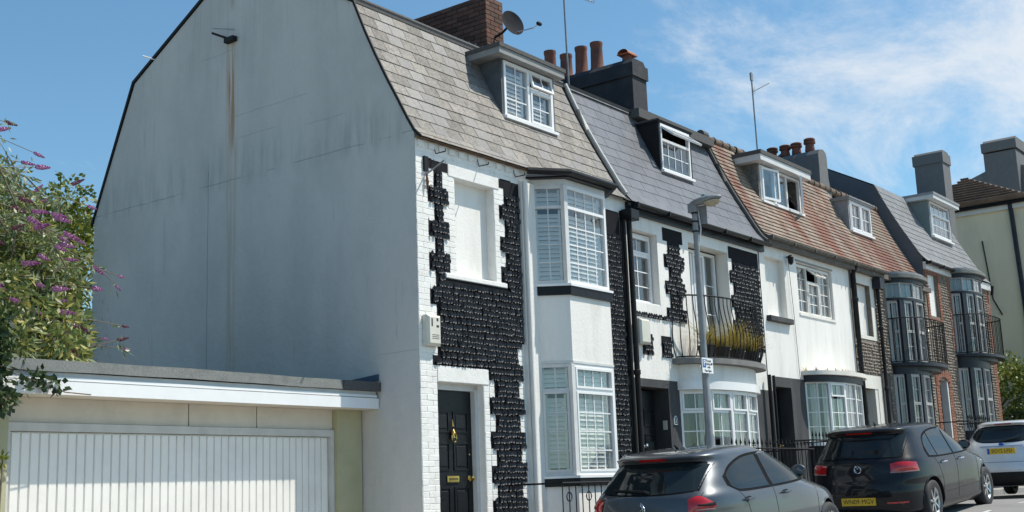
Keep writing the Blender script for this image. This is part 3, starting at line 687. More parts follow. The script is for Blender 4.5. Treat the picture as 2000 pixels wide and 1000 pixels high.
# dormer of house 1
D1=(2.42,3.72,5.95)
deck(h1,0,4.78,0,[D1]); dormer(h1,2.42,3.72,.47,5.95,6.84,0,fibre,(.20,.10,.14,.15),feltd,mat('grey fascia paint',(.30,.30,.29),(.24,.24,.235),6,.6))
W1=window(h1,frame((2.47,.455,5.98)),1.20,.84,[(.04,.56,.04,.80,2,3,False),(.66-.03,1.16,.04,.54,2,2,True)],outer=.045,mull=[(.595,.055,.04,.8)],trans=[(.565,.04,.62,1.16)],blind=-32,sill=.06)
q=frame((2.47+.63,.40,5.98+.585))@Matrix.Rotation(R(-14),4,'X')   # small top light standing ajar
qq=MB(q); qq.box(0,.035,0,.03,0,.24); qq.box(.50,.535,0,.03,0,.24); qq.box(.035,.5,0,.03,0,.035); qq.box(.035,.5,0,.03,.205,.24); qq.box(.26,.275,.005,.02,.035,.205); qq.build('top_light',upvc,W1); MB(q).box(.035,.5,.012,.017,.035,.205).build('pane',glass,W1)
slates(h1,'slate',0,4.70,0,.285,.197,[slate1,slate1b],[(2.42,3.72,5.95)],skip=None)
MB().tube([(-.0,1.03,7.16),(4.75,1.03,7.16)],.045,8).build('roof_roll',feltd,h1,smooth=True)
MB().box(0,4.75,.99,1.01,7.09,7.125).build('flashing',feltd,h1)
vp_=[(y-.03,z+.02) for y,z in CUR]
MB().prism([(y,z-.012) for y,z in CUR]+[(y-.025,z+.015) for y,z in CUR[::-1]],0,-.02,0.0).build('verge',blackm,h1)
rl=MB(); rl.prism([(1.03,7.10),(3.37,8.39),(5.72,7.09),(6.7,5.0),(6.73,5.02),(5.745,7.13),(3.37,8.44),(1.03,7.15)],0,-.025,.0).build('verge',blackm,h1)
# chimney of house 1, brick by brick
c1=MB().box(3.165,3.58,1.295,5.0,6.5,8.27).build('chimney',mortar,h1)
z=6.62; k=0
bm1=MB(); 
bmesh_left=MB().box(-.0175,.0,-.1,.1,-.032,.032).mesh('brick',brickm)
bmesh_front=MB().box(-.1,.1,-.0175,.0,-.032,.032).mesh('brick',brickm)
while z<8.24:
    y=1.28+(.11 if k%2 else 0)-.105
    while y<3.9:
        a=max(y,1.283); b_=y+.213; y+=.225
        if (z+.07)>zat((a+b_)/2,0): place('brick',bmesh_left,c1,(3.165-random.uniform(0,.004),(a+b_)/2,z+.035),(0,0,0),(1,(b_-a)/.2,1))
    for (a,b_) in (((3.155,3.36),(3.372,3.575)) if k%2 else ((3.155,3.255),(3.267,3.47),(3.482,3.575))): place('brick',bmesh_front,c1,((a+b_)/2,1.295-random.uniform(0,.004),z+.035),(0,0,0),((b_-a)/.2,1,1))
    z+=.0745; k+=1
for i in range(11):
    y=1.32+.13*i; MB().prism([(y,zat(y,0)),(y+.15,zat(y+.15,0)),(y+.15,zat(y+.15,0)+.02),(y+.02,zat(y,0)+.155)],0,3.125,3.142).build('step_flashing',lead,c1)

# ================================================================= HOUSE 2
h2=thing('terraced_house','black and white house with belly balcony over a bow window and smooth blue grey slates','house',(7.1,3.3,0),'terraced houses')
shell(h2,4.78,9.48,0,.2)
MB().prism([(0.0,-.6),(6.6,-.6),(6.6,5),(1,6.9),(0.0,5.0)],0,9.3,9.34).build('party_wall',roomm,h2)
H2=[(4.93,5.72,3.50,4.64),(4.98,5.80,.0,2.21),(6.72,8.10,2.76,4.67),(6.4,8.25,1.2,2.2)]
wl=MB(); wall(wl,4.78,9.48,2.335,5.06,H2[:1]+[H2[2]],0,.24); wl.build('wall',white,h2)
wl=MB(); wall(wl,4.78,9.48,-.6,2.333,[H2[1],H2[3]],0,.3); wl.build('lower_wall',dgrey,h2)
def isblack2(x,z,e=0):
    k=int(math.floor((4.80-z)/.2165))
    if 3.285+e<z<4.80-e:
        w=k%2==0
        if (5.895 if w else 6.03)+e<x<(6.53 if w else 6.42)-e: return True
    if 3.28+e*.5<z<3.335-e*.5 and 4.93<x<6.4: return True
    if 3.0+e<z<4.80-e:
        if (8.13 if k%2==0 else 8.24)+e<x<9.27-e: return True
    for (a,b_,c,d) in((5.10,5.41,2.70,3.03),(5.67,5.98,2.69,3.03),(8.72,9.03,2.74,3.03)):
        if a+e<x<b_-e and c+e<z<d-e: return True
    return False
xs=[4.93,5.10,5.41,5.67,5.895,5.98,6.03,6.4,6.42,6.53,8.13,8.24,8.72,9.03,9.27]
zs=sorted(set([2.69,2.70,2.74,3.0,3.03,3.28,3.285,3.335,4.8]+[4.80-.2165*k for k in range(9)]))
bl=MB()
for c,d in zip(zs,zs[1:]):
    for a,b_ in zip(xs,xs[1:]):
        if isblack2((a+b_)/2,(c+d)/2): bl.quad((a,-.004,c),(b_,-.004,c),(b_,-.004,d),(a,-.004,d))
bl.build('flint_bedding',blackmas,h2,kind='stuff')
domes('flint',flintb,h2,[c for c in flint_cells(4.93,9.27,2.69,4.56,.066,.0735,lambda x,z:isblack2(x,z,.02))],.024,-.004,8,((1.12,1.0),(.58,.15)),.38)
W2=window(h2,frame((4.95,.12,3.52)),.74,1.10,[(.04,.70,.04,.74,2,3,False),(.04,.70,.79,1.05,2,1,True)],outer=.05,trans=[(.765,.05,.04,.70)],sill=.11,curt=(dcurt,[(.02,.25)]))
# balcony door with side light set deep in its opening
fd=window(h2,frame((6.74,.22,2.78)),1.30,1.86,[(.05,.42,.05,1.80,1,3,False),(.50,.86,.30,1.80,1,3,True),(.92,1.25,.30,1.80,1,3,False)],outer=.05,mull=[(.46,.06,.05,1.8),(.89,.05,.05,1.8)],trans=[(.16,.28,.5,.86)],name='balcony_door',curt=(curtain,[(.02,.98)]))
T=frame((5.02,.24,.18)); d2=panel_door(h2,T,.72,2.0,black); MB().lathe([(0,-.075),(.034,-.07),(.038,-.05),(.018,-.03),(.014,-.015),(.036,-.006),(.036,0)],(5.36,.235,1.33),14,'y').build('door_knob',chrome,d2,smooth=True)
MB().box(5.60,5.63,.21,.24,1.25,1.40).build('door_handle',chrome,d2)
MB().box(5.86,5.88,.1,.12,1.62,1.75).build('bell_push',plast,h2) if False else None
MB().box(5.775,5.79,.05,.12,1.58,1.72).build('bell_push',plast,h2)
# bow window
bc,bh,bd=7.33,1.19,.44
bow_solid('bow_base',dgrey,h2,bc,bh,bd,-.4,1.20)
bow_solid('sill',upvc,h2,bc,bh+.03,bd+.04,1.202,1.235)
bow_solid('bow_head',white,h2,bc,bh,bd,2.335,2.60)
bow_solid('bow_cornice',upvc,h2,bc,bh+.05,bd+.06,2.20,2.333)
bow_solid('balcony_slab',mat('grey balcony stone',(.16,.155,.15),(.22,.215,.205),5,.85,.4,30),h2,bc+.03,bh+.20,bd+.16,2.602,2.69)
def bow_windows(house,cx,hw,dep,z0,z1,nseg,lights,fm,p=2.2,**kw):
    pts=bow_pts(cx,hw,dep,60,p); ln=[0]
    for a,b_ in zip(pts,pts[1:]): ln.append(ln[-1]+math.hypot(b_[0]-a[0],b_[1]-a[1]))
    def at(s):
        for i in range(60):
            if s<=ln[i+1]+1e-9:
                t=(s-ln[i])/max(1e-9,ln[i+1]-ln[i]); return (pts[i][0]+(pts[i+1][0]-pts[i][0])*t,pts[i][1]+(pts[i+1][1]-pts[i][1])*t)
        return pts[-1]
    for k in range(nseg):
        a,b_=at(ln[-1]*k/nseg),at(ln[-1]*(k+1)/nseg); w=math.hypot(b_[0]-a[0],b_[1]-a[1]); an=math.atan2(b_[1]-a[1],b_[0]-a[0])
        window(house,frame((a[0],a[1],z0),an),w,z1-z0,lights(k,w,z1-z0),fm=fm,**kw)
        if kw.get('posts',None): pass
bow_windows(h2,bc,bh,bd,1.236,2.198,5,lambda k,w,h:[(.035,w-.035,.035,.60,2,2,False),(.035,w-.035,.645,h-.03,2,1,True)],upvc,outer=.035,trans=[(.622,.04,.03,.45)],curt=(curtain,[(.02,.30),(.70,.98)]),sash=.03)
# balcony ironwork, planters
bal=thing('balcony_railing','black iron belly railing of curved bars around the planted balcony','railing',(7.1,-.5,2.69))
pp=[p for p in bow_pts(bc+.05,bh+.10,bd+.05,30)]
railing(bal,pp,2.72,3.70,.115,.009,belly=.08)
def grass_clump(par,x,y,z,n,h,spread,mt,name='grass'):
    V=[];F=[]
    for i in range(n):
        a=random.uniform(0,2*math.pi); r0=random.uniform(0,.09); le=h*random.uniform(.35,1.15); lean=spread*random.uniform(.2,1)
        bx,by=x+r0*math.cos(a),y+r0*.5*math.sin(a); pr=None; w=.008
        for j in range(4):
            t=j/3; px_=bx+lean*t*t*math.cos(a); py_=by+lean*t*t*math.sin(a)*.8; pz=z+le*(t-.35*t*t*lean/h)
            ww=w*(1-t*.9); i0=len(V); V+= [(px_-ww*math.sin(a),py_+ww*math.cos(a),pz),(px_+ww*math.sin(a),py_-ww*math.cos(a),pz)]
            if pr is not None: F.append((pr,pr+1,i0+1,i0))
            pr=i0
    return obj(name,rawmesh(name,V,F,mt),par)
for i,(x,lab) in enumerate(((6.55,'planter of short dry grass at the left end of the belly balcony'),(7.08,'planter of yellow green grass on the belly balcony just right of the lamp post'),(7.6,'planter of tall grass in the middle of the belly balcony right of the lamp post'),(8.12,'bushy planter of orange tipped grass at the right end of the belly balcony'))):
    pl=thing('planter',lab,'planter',(x,-.30,2.69),'planters on the balcony')
    MB().lathe([(.10,0),(.14,.20),(.15,.215),(.13,.215),(.12,.19),(0,.185)],(x,-.30,2.691),16).build('pot',mat('dark plant pot',(.035,.03,.028),(.05,.045,.04),6,.7),pl,smooth=True)
    grass_clump(pl,x,-.30,2.86,360 if i else 240,(.52,.36,.60,.48)[i],.6,leaf_gr)
deck2=MB()
D2=(6.80,7.92,6.0)
deck(h2,4.78,9.48,0,[D2]); dormer(h2,6.80,7.92,.47,6.0,6.86,0,blackm,(.02,.02,.02,.06),feltd,blackm)
w2=window(h2,frame((6.85,.455,6.02)),1.0,.83,[(.04,.94,.04,.53,4,2,False)],outer=.04,trans=[(.545,.045,.04,.96)],sill=.05)
q=frame((6.86,.44,6.80))@Matrix.Rotation(R(-52),4,'X')
qq=MB(q); qq.box(0,.04,0,.035,-.30,0); qq.box(.95,.99,0,.035,-.30,0); qq.box(.04,.95,0,.035,-.30,-.26); qq.box(.04,.95,0,.035,-.04,0); qq.build('open_sash',upvc,w2); MB(q).box(.04,.95,.012,.018,-.26,-.04).build('pane',glass,w2)
slates(h2,'slate',4.86,9.42,0,.42,.21,[slate2],[D2],jit=.001,thick=.004,tilt=.009)
vf=MB().tube([(4.80,y-.045,z+.02) for y,z in CUR[1:]],.035,8); vf.build('verge_fillet',mat('pale mortar fillet',(.55,.54,.52),(.42,.41,.39),10,.8),h2,smooth=True)
MB().tube([(9.46,y-.03,z+.02) for y,z in CUR],.045,8).build('verge_fillet',feltd,h2,smooth=True)
cop=MB(); cop.box(4.8,6.9,.97,1.10,7.12,7.17); cop.build('coping',blackm,h2); MB().box(4.85,6.7,.975,.99,7.095,7.118).build('flashing',lead,h2)
MB().box(6.75,9.45,.80,1.15,7.02,7.18).build('parapet_coping',feltd,h2); MB().lathe([(.0,-.1),(.09,-.1),(.09,.1),(0,.1)],(9.2,.9,7.22),10,'x').build('ridge_end',feltd,h2)
half_gutter(h2,4.85,9.5,5.0,-.155)
MB().box(4.82,9.46,-.06,0,4.86,5.03).build('eaves_board',black,h2)
pipe(h2,[(4.76,-.09,-.3),(4.76,-.09,4.8),(4.86,-.15,4.95)],.042,collars=[(4.76,-.09,4.76),(4.76,-.09,2.4),(4.76,-.09,.9)])
pipe(h2,[(4.66,-.06,1.0),(4.66,-.06,4.7)],.028)
MB().box(4.66,4.9,-.2,-.02,4.72,4.88,.01).build('rainwater_head',black,h2)
MB().box(4.63,4.78,-.012,0,-.3,4.86).build('painted_band',black,h2)
c2=MB(); c2.box(6.93,7.40,1.0,4.2,6.6,7.86); c2.box(6.90,7.43,.97,4.23,7.86,8.10,.0); c2.prism([(6.92,8.10),(7.41,8.10),(7.33,8.20),(7.0,8.20)],1,1.0,4.2); c2=c2.build('chimney',chblk,h2)
for y,h_ in((1.86,.52),(2.2,.52),(2.54,.46),(2.9,.62)): pot(c2,7.15,y,8.18,8.22+h_,.125)
cw=MB().lathe([(.10,0),(.085,.12),(.085,.14)],(7.15,1.22,8.18),14); cw.build('chimney_pot',potm,c2,smooth=True)
cw=MB(); 
for k in range(10):
    a,b_=math.pi*k/10,math.pi*(k+1)/10
    cw.quad((7.0,1.22+.11*math.cos(a),8.34+.08*math.sin(a)),(7.32,1.22+.11*math.cos(a),8.34+.08*math.sin(a)),(7.32,1.22+.11*math.cos(b_),8.34+.08*math.sin(b_)),(7.0,1.22+.11*math.cos(b_),8.34+.08*math.sin(b_)))
cw.box(7.0,7.32,1.10,1.34,8.325,8.34); cw.build('chimney_cowl',mat('orange terracotta',(.42,.15,.08),(.3,.1,.06),6,.8),c2)

# ================================================================= HOUSE 3
h3=thing('terraced_house','white rendered house with dark grey ground floor and wide dormer with open casements','house',(11.4,3.3,.3),'terraced houses')
shell(h3,9.48,13.5,.12,.4)
H3=[(9.55,10.37,3.72,4.82),(9.50,10.27,.0,2.42),(10.93,12.60,3.86,4.88),(11.1,13.0,1.4,2.6)]
wl=MB(); wall(wl,9.48,13.5,2.60,5.2,[H3[0],H3[2]],0,.20); wl.build('wall',white,h3)
wl=MB(); wall(wl,9.48,13.5,-.3,2.598,[H3[1],H3[3]],0,.3); wl.build('lower_wall',dgrey,h3)
MB().box(9.55,10.37,.12,.15,3.72,4.82).build('blocked_window_panel',white,h3)
MB().box(9.47,10.44,-.09,0,3.60,3.70,.01).build('sill',dgrey,h3)
w=1.63/3
W3=window(h3,frame((10.95,.06,3.88)),1.63,.98,[(.03,w-.02,.03,.95,2,4,True),(w+.02,2*w-.02,.03,.66,2,3,True),(2*w+.02,1.60,.03,.95,2,4,True)],outer=.03,mull=[(w,.04,.03,.95),(2*w,.04,.03,.95)],trans=[(.68,.03,w,2*w)],fm=white,sill=.08,bar=.018,sash=.025)
q=frame((10.95+w+.02,.05,3.88+.95))@Matrix.Rotation(R(-48),4,'X')
qq=MB(q); qq.box(0,.025,0,.03,-.25,0); qq.box(w-.065,w-.04,0,.03,-.25,0); qq.box(.025,w-.065,0,.03,-.25,-.225); qq.box(.025,w-.065,0,.03,-.03,0); qq.box(w/2-.03,w/2-.014,.005,.02,-.225,-.03); qq.build('open_sash',white,W3); MB(q).box(.025,w-.065,.012,.016,-.225,-.03).build('pane',glass,W3)
MB().box(10.89,12.64,-.012,0,4.885,4.92).build('lintel',mat('grey lintel',(.3,.29,.27),(.25,.24,.22),6,.8),h3)
panel_door(h3,frame((9.54,.24,.38)),.7,2.0,black); MB().box(9.76,9.80,.0,.28,.38,2.42).build('door_frame',dgrey,h3) if False else None
MB().lathe([(0,-.06),(.028,-.05),(.028,-.03),(.014,-.015),(.03,0)],(10.14,.235,1.38),12,'y').build('door_knob',brass,h3,smooth=True)
c,hh_,dd=12.05,1.16,.42
bow_solid('bow_base',blackm,h3,c,hh_,dd,.0,1.36); bow_solid('sill',upvc,h3,c,hh_+.05,dd+.05,1.362,1.42)
bow_solid('bow_head',navy,h3,c,hh_+.04,dd+.04,2.56,2.68); bow_solid('bow_cornice',cream,h3,c,hh_+.12,dd+.12,2.682,2.76)
bow_windows(h3,c,hh_,dd,1.422,2.558,5,lambda k,w,h:[(.03,w-.03,.03,.82,2,3,False),(.03,w-.03,.86,h-.03,2,1,True)] if k==1 else [(.03,w-.03,.03,h-.03,2,4,False)],upvc,outer=.03,curt=(curtain,[(.02,.7)]),sash=.03)
g3=thing('leafy_weeds','thin dry weeds growing along the top of the bow window cornice of the white house','weeds',(12,-.3,2.76))
for i in range(9):
    x=10.85+.28*i; grass_clump(g3,x,-.05-.3*math.sin(max(0,min(1,(x-10.9)/2.3))*math.pi),2.76,14,.10,.08,flowd if i%2 else leaf_gr)
D3=(10.55,12.52,6.08)
dormer(h3,10.55,12.52,.47,6.08,6.86,.12,mat('weathered cheek',(.10,.095,.085),(.2,.19,.17),12,.9,.4,40),(.20,.14,.18,.20),feltd,upvcg)
w3=window(h3,frame((10.62,.455,6.12)),1.82,.72,[(.68,1.16,.04,.68,1,1,False)],outer=.045,mull=[(.64,.05,.04,.68),(1.19,.05,.04,.68)],sill=.06,curt=(dcurt,[(.40,.50)]))
def casement(T,w_,h_,par):
    q=MB(T); q.box(0,.045,0,.04,0,h_); q.box(w_-.045,w_,0,.04,0,h_); q.box(.045,w_-.045,0,.04,0,.045); q.box(.045,w_-.045,0,.04,h_-.045,h_); q.build('open_sash',upvc,par); MB(T).box(.045,w_-.045,.015,.021,.045,h_-.045).build('pane',glass,par)
casement(frame((10.66,.43,6.16),R(-9)),.58,.64,w3); casement(frame((12.42,.43,6.16),R(180+24)),.56,.64,w3)
# house 3 & 4 tiles further down; chimney of house 3
c3=MB(); pr=[(14.8,6.6),(14.8,7.2),(14.83,7.7),(14.83,8.02),(14.9,8.12),(15.12,8.16),(15.26,8.1),(15.3,8.0),(15.3,7.5),(15.42,7.1),(15.42,6.6)]
# ================================================================= HOUSE 4
h4=thing('terraced_house','grey flint house with small grey dormer and dark bow beside a white arched doorway','house',(15.8,3.3,.6),'terraced houses')
shell(h4,13.5,18.2,.12,.7)
c3=c3.prism(pr,1,.98,3.6).build('chimney',chgrey,h4)
for y in(1.25,1.58,1.86,2.18): pot(c3,15.03,y,8.14,8.42 if y>1.3 else 8.46,.115,True)
def allt(f): return lambda x,z:f
H4=[(13.76,14.60,3.70,4.80),(13.82,14.55,.5,2.58),(15.75,17.1,1.8,2.95),(15.75,17.1,3.3,5.0)]
wl=MB(); wall(wl,13.5,18.2,-.1,5.22,H4,0,.2); wl.build('wall',flintm,h4)
b=MB(); wall(b,13.60,14.80,3.62,5.05,[H4[0]],-.012,.0); b.build('window_surround',cream,h4); MB().box(13.76,14.60,.10,.13,3.70,4.80).build('blocked_window_panel',white,h4)
b=MB(); wall(b,13.58,14.78,.2,2.86,[H4[1]],-.012,.0); b.build('door_surround',cream,h4); MB().box(14.40,14.55,.0,.2,.6,2.58).build('door_frame',cream,h4)
panel_door(h4,frame((13.84,.2,.6)),.62,1.9,navy); MB().box(14.02,14.08,.165,.19,1.9,2.02).build('door_number',chrome,h4)
domes('flint',flintg,h4,flint_cells(13.56,18.14,.3,4.98,.115,.068,lambda x,z:not(13.55<x<14.84 and z>3.57) and not(13.53<x<14.83 and z<2.91) and not(15.45<x<17.38) and not (14.8<x<15.3 and z<2.95),.3),.032,0)
qb=MB(); 
for z in np.arange(.6,2.9,.215): qb.box(15.0,15.15,-.012,0,float(z),float(z)+.10)
qb.build('quoin',white,h4); MB().box(14.86,15.34,-.008,0,.2,2.95).build('painted_brick_strip',dgrey,h4)
gfr=mat('grey white sash paint',(.46,.46,.45),(.40,.40,.39),6,.5)
def bow45(house,cx,hw,dep,zb,z1,zs,z2,z3):
    bow_solid('bow_base',navy,house,cx,hw,dep,0,zb); bow_solid('bow_head',navy,house,cx,hw+.01,dep+.01,z1,zs-.0)
    bow_solid('balcony_slab',navy,house,cx+.28,hw+.36,dep+.28,zs+.002,zs+.07); bow_solid('balcony_bracket',navy,house,cx+.3,hw+.15,dep+.12,zs-.09,zs)
    bow_solid('bow_head',navy,house,cx,hw+.02,dep+.02,z2,z3-.04); bow_solid('bow_roof',felt,house,cx,hw+.12,dep+.12,z3-.038,z3+.04); bow_solid('bow_cap',lead,house,cx,hw+.05,dep+.05,z3+.042,z3+.10)
    fx=1.02
    def wins(z0,zt,split):
        pts=bow_pts(cx,hw,dep,60,2.2)
        n=5; L_=len(pts)-1
        for k in range(n):
            a,b_=pts[L_*k//n],pts[L_*(k+1)//n]
            w_=math.hypot(b_[0]-a[0],b_[1]-a[1]); an=math.atan2(b_[1]-a[1],b_[0]-a[0]); Tt=frame((a[0],a[1],z0),an)
            if k in(1,2,3): MB(Tt).box(-.07,.07,-.012,.06,0,zt-z0).build('bow_post',navy,house)
            window(house,Tt,w_,zt-z0,[(.09,w_-.09,.04,(zt-z0)*split,2,2,True),(.09,w_-.09,(zt-z0)*split+.005,(zt-z0)-.03,2,2,True)],outer=.06,fm=gfr,sash=.026,curt=(dcurt,[(.05,.95)]),depth=.05)
    wins(zb+.002,z1-.002,.5)
    wins(zs+.075,z2-.40,.5)
    bow_solid('transom_band',navy,house,cx,hw+.012,dep+.012,z2-.398,z2-.34)
    pts=bow_pts(cx,hw,dep,60,2.2)
    for k in range(5):
        a,b_=pts[12*k],pts[12*(k+1)]; w_=math.hypot(b_[0]-a[0],b_[1]-a[1]); an=math.atan2(b_[1]-a[1],b_[0]-a[0])
        window(house,frame((a[0],a[1],z2-.338),an),w_,.335,[(.02,w_-.02,.03,.31,2,1,False)],outer=.02,fm=gfr,depth=.05,name='top_window',curt=(dcurt,[(.0,1)]))
bow45(h4,16.42,.86,.44,1.66,2.95,3.12,4.98,5.12)
D4=(15.02,16.36,6.16)
dormer(h4,15.02,16.36,.47,6.16,6.88,.12,lead,(.06,.06,.06,.07),lead,lead)
window(h4,frame((15.08,.455,6.19)),1.22,.69,[(.04,.59,.04,.65,2,2,True),(.63,1.18,.04,.65,2,2,True)],outer=.04,mull=[(.61,.04,.04,.65)],sill=.05)
deck(h3,9.48,13.5,.12,[D3]); deck(h4,13.5,18.2,.12,[D4])
slates(h3,'roof_tile',9.52,13.5,.12,.165,.105,[tilem],[D3],thick=.016,tilt=.026,limit=300,jit=.004)
slates(h4,'roof_tile',13.5,18.18,.12,.165,.105,[tilem],[D4],thick=.016,tilt=.026,limit=300,jit=.004)
for hh,a,b_ in((h3,9.5,13.5),(h4,13.5,18.2)):
    x=a
    rt=MB().lathe([(.085,0),(.09,.02),(.078,.04),(.075,.29),(0,.29)],(0,0,0),10,'x').mesh('ridge_tile',mat('mossy ridge tile',(.16,.10,.075),(.10,.09,.07),14,.9,.5,40,vary=.3),True)
    while x<b_-.1: place('ridge_tile',rt,hh,(x,1.02,7.25),(0,random.gauss(0,.02),random.gauss(0,.02))); x+=.30
    MB().box(a,b_,-.14,0,5.02,5.13).build('eaves_board',mat('weathered soffit',(.10,.09,.08),(.16,.145,.13),8,.9),hh); half_gutter(hh,a,b_ if hh is h3 else 15.2,5.16,-.17,mat('mossy gutter',(.09,.085,.075),(.14,.13,.11),9,.9))
pipe(h3,[(9.20,-.09,.1),(9.20,-.09,2.6)],.035); pipe(h3,[(9.40,-.07,.1),(9.42,-.07,2.6)],.025)
pipe(h4,[(13.56,-.08,.3),(13.56,-.08,4.95),(13.6,-.14,5.1)],.05,collars=[(13.56,-.08,4.4),(13.56,-.08,2.8)])
pipe(h4,[(14.87,-.08,.4),(14.87,-.08,4.75)],.04,collars=[(14.87,-.08,3.9),(14.87,-.08,2.6)]); MB().box(14.74,15.0,-.2,-.02,4.75,4.98).build('rainwater_head',navy,h4)

# ================================================================= HOUSE 5
h5=thing('terraced_house','end house of red brick and flint with pale slates, standing higher than the rest','house',(20.8,3.3,.9),'terraced houses')
shell(h5,18.2,23.3,.78,1.2,left=True,right=True,lm=darkrend)
H5=[(18.42,19.08,4.52,5.55),(18.50,19.12,.8,2.98),(20.3,21.6,1.95,3.35),(20.3,21.6,3.85,5.7)]
wl=MB(); wall(wl,18.2,23.3,0,5.9,H5,0,.2); wl.build('wall',flintm,h5)
MB().box(18.42,19.08,.07,.10,4.52,5.55).build('blocked_window_panel',white,h5)
domes('flint',flintg,h5,flint_cells(18.3,23.1,.8,5.75,.115,.068,lambda x,z:not(18.2<x<19.28 and z>4.38) and not(18.2<x<19.4 and z<3.22) and not(19.95<x<21.95),.3),.032,0)
# red brick dressings, course by course (nearest ones as separate bricks)
rbm=MB().box(-.105,.105,-.016,.01,-.031,.031,.004).mesh('brick',rbrick)
def rb(xa,xb,za,zb_):
    z=za;k=0
    while z<zb_-.03:
        x=xa-(.11 if k%2 else 0)
        while x<xb-.02:
            a=max(x,xa);b_=min(x+.215,xb); x+=.22
            if b_-a>.03: RBN[0]+=1; (place('brick',rbm,h5,((a+b_)/2,-.004,z+.034),(0,0,0),((b_-a)/.215,1,1)) if RBN[0]<290 else RST.box(a,b_-.006,-.02,0,z+.003,z+.066))
        z+=.072;k+=1
RBN=[0]; RST=MB()
rb(18.24,18.40,4.40,5.62); rb(19.10,19.26,4.40,5.62); rb(18.40,19.10,4.40,4.50)
rb(18.24,18.48,.9,3.05); rb(19.14,19.40,.9,3.05); rb(18.24,19.40,3.05,3.2); rb(22.98,23.28,.9,5.7); rb(19.85,20.05,3.8,5.7)
RST.build('brick',rbrick,h5,kind='stuff')
b=MB()
for k in range(9):
    t=math.pi*k/8; cx,cz=18.81+.42*math.cos(t),2.9+.26*math.sin(t); b.T=Matrix.Translation((cx,0,cz))@Matrix.Rotation(-(t-math.pi/2),4,'Y'); b.box(-.06,.06,-.03,0,-.1,.1)
b.build('brick_arch',rbrick,h5)
MB().box(18.42,19.08,-.02,0,5.55,5.70).build('lintel',rbrick,h5)
panel_door(h5,frame((18.53,.15,.95)),.5,1.95,navy); MB().box(19.04,19.12,-.01,.2,.9,2.98).build('door_frame',upvcg,h5)
bow45(h5,20.95,.88,.44,1.8,3.35,3.62,5.62,5.76)
D5=(20.5,22.2,6.82)
dormer(h5,20.5,22.2,.47,6.82,7.80,.78,mat('teal grey cheek',(.17,.21,.21),(.2,.24,.24),5,.7),(.16,.2,.2,.16),lead,upvcg)
window(h5,frame((20.58,.455,6.86)),1.5,.92,[(.04,1.46,.04,.60,4,2,True),(.04,1.46,.63,.88,4,1,False)],outer=.04,trans=[(.615,.03,.04,1.46)],sill=.06)
deck(h5,18.2,23.3,.78,[D5]); slates(h5,'slate',18.24,23.25,.78,.34,.197,[slate3],[D5],jit=.002)
half_gutter(h5,18.2,20.0,5.80,-.15,black); MB().box(18.2,23.3,-.07,0,5.62,5.80).build('eaves_board',upvcg,h5)
pipe(h5,[(23.2,-.15,5.75),(23.25,-.1,5.5)],.04)
c5=MB(); c5.box(23.32,23.95,.86,1.66,7.0,9.45); c5.box(23.29,23.98,.83,1.70,9.45,9.74); c5.prism([(23.33,9.74),(23.94,9.74),(23.86,9.82),(23.41,9.82)],1,.86,1.66); c5=c5.build('chimney',chgrey,h5)
for y in(1.0,1.3,1.58): MB().lathe([(.08,0),(.09,.05),(.07,.07),(0,.07)],(23.6,y,9.78),12).build('chimney_pot',chblk,c5)

# balcony railings of houses 4 and 5
def rl_(x0,x1,z,lab):
    t=thing('balcony_railing',lab,'railing',((x0+x1)/2,-.6,z),'straight barred balcony railings')
    cx=(x0+x1)/2; railing(t,bow_pts(cx,(x1-x0)/2,.66,24,3.0),z+.03,z+.98,.13,.009)
rl_(15.50,17.85,3.19,'black iron railing of straight bars on the nearer of the two dark bow balconies')
rl_(20.02,22.4,3.69,'black iron railing of straight bars on the balcony of the red brick end house')

# ---------------------------------------------------------------- things fixed to or standing by the houses
t=thing('satellite_dish','dark grey satellite dish on an arm at the corner of the brick chimney','satellite dish',(3.4,1.15,7.6))
Td=Matrix.Translation((3.45,1.02,7.80))@Vector((-.22,-.95,.22)).to_track_quat('Z','Y').to_matrix().to_4x4()
d_=MB(Td); d_.lathe([(0,.0),(.08,.006),(.15,.022),(.208,.045),(.212,.043),(.15,.016),(.0,-.008)],(0,0,0),28); d_.build('dish',greydish,t,smooth=True)
MB().tube([(3.35,1.28,7.62),(3.40,1.16,7.68),(3.46,1.06,7.80)],.02,8).build('bracket',blackm,t)
MB().tube([(3.48,1.0,7.66),(3.60,.72,7.70),(3.66,.66,7.76)],.009,6).build('arm',chrome,t); MB().lathe([(.02,-.05),(.032,-.03),(.032,.03),(.02,.05)],(3.67,.65,7.77),10,'x').build('receiver',blackm,t)
def aerial(lab,x,y,z0,z1,kind):
    t=thing('tv_aerial',lab,'aerial',(x,y,z0)); MB().tube([(x,y,z0),(x-.03,y,z1)],.018,7).build('mast',metalg,t)
    if kind==0:
        zz=9.55; MB().tube([(x-.02,y,zz),(x+.55,y-.25,zz-.10)],.008,6).build('boom',metalg,t)
        e=MB()
        for i in range(13):
            u=i/12; c_=Vector((x+.57*u,y-.25*u,zz-.10*u)); e.tube([c_+Vector((-.02,-.05,-.0)),c_+Vector((.02,.05,.0))],.003,4)
            e.tube([c_+Vector((0,0,-.04)),c_+Vector((0,0,.04))],.003,4)
        e.build('elements',metalg,t,kind='stuff')
    else:
        MB().tube([(x,y,z1-.45),(x+.35,y-.25,z1-.22)],.012,6).build('boom',metalg,t)
        e=MB(); e.box(x-.07,x+.02,y-.02,y+.02,z1-.2,z1-.02)
        for k in range(4): e.tube([(x-.08,y-.10,z1-.5+.04*k),(x+.12,y+.08,z1-.5+.04*k)],.004,4)
        e.build('elements',metalg,t,kind='stuff')
aerial('tall tv aerial with a comb of short elements behind the red chimney pots',6.40,2.0,7.6,9.9,0)
aerial('thin tall tv aerial mast rising left of the grey chimney with four pots',13.86,2.0,7.6,9.93,1)
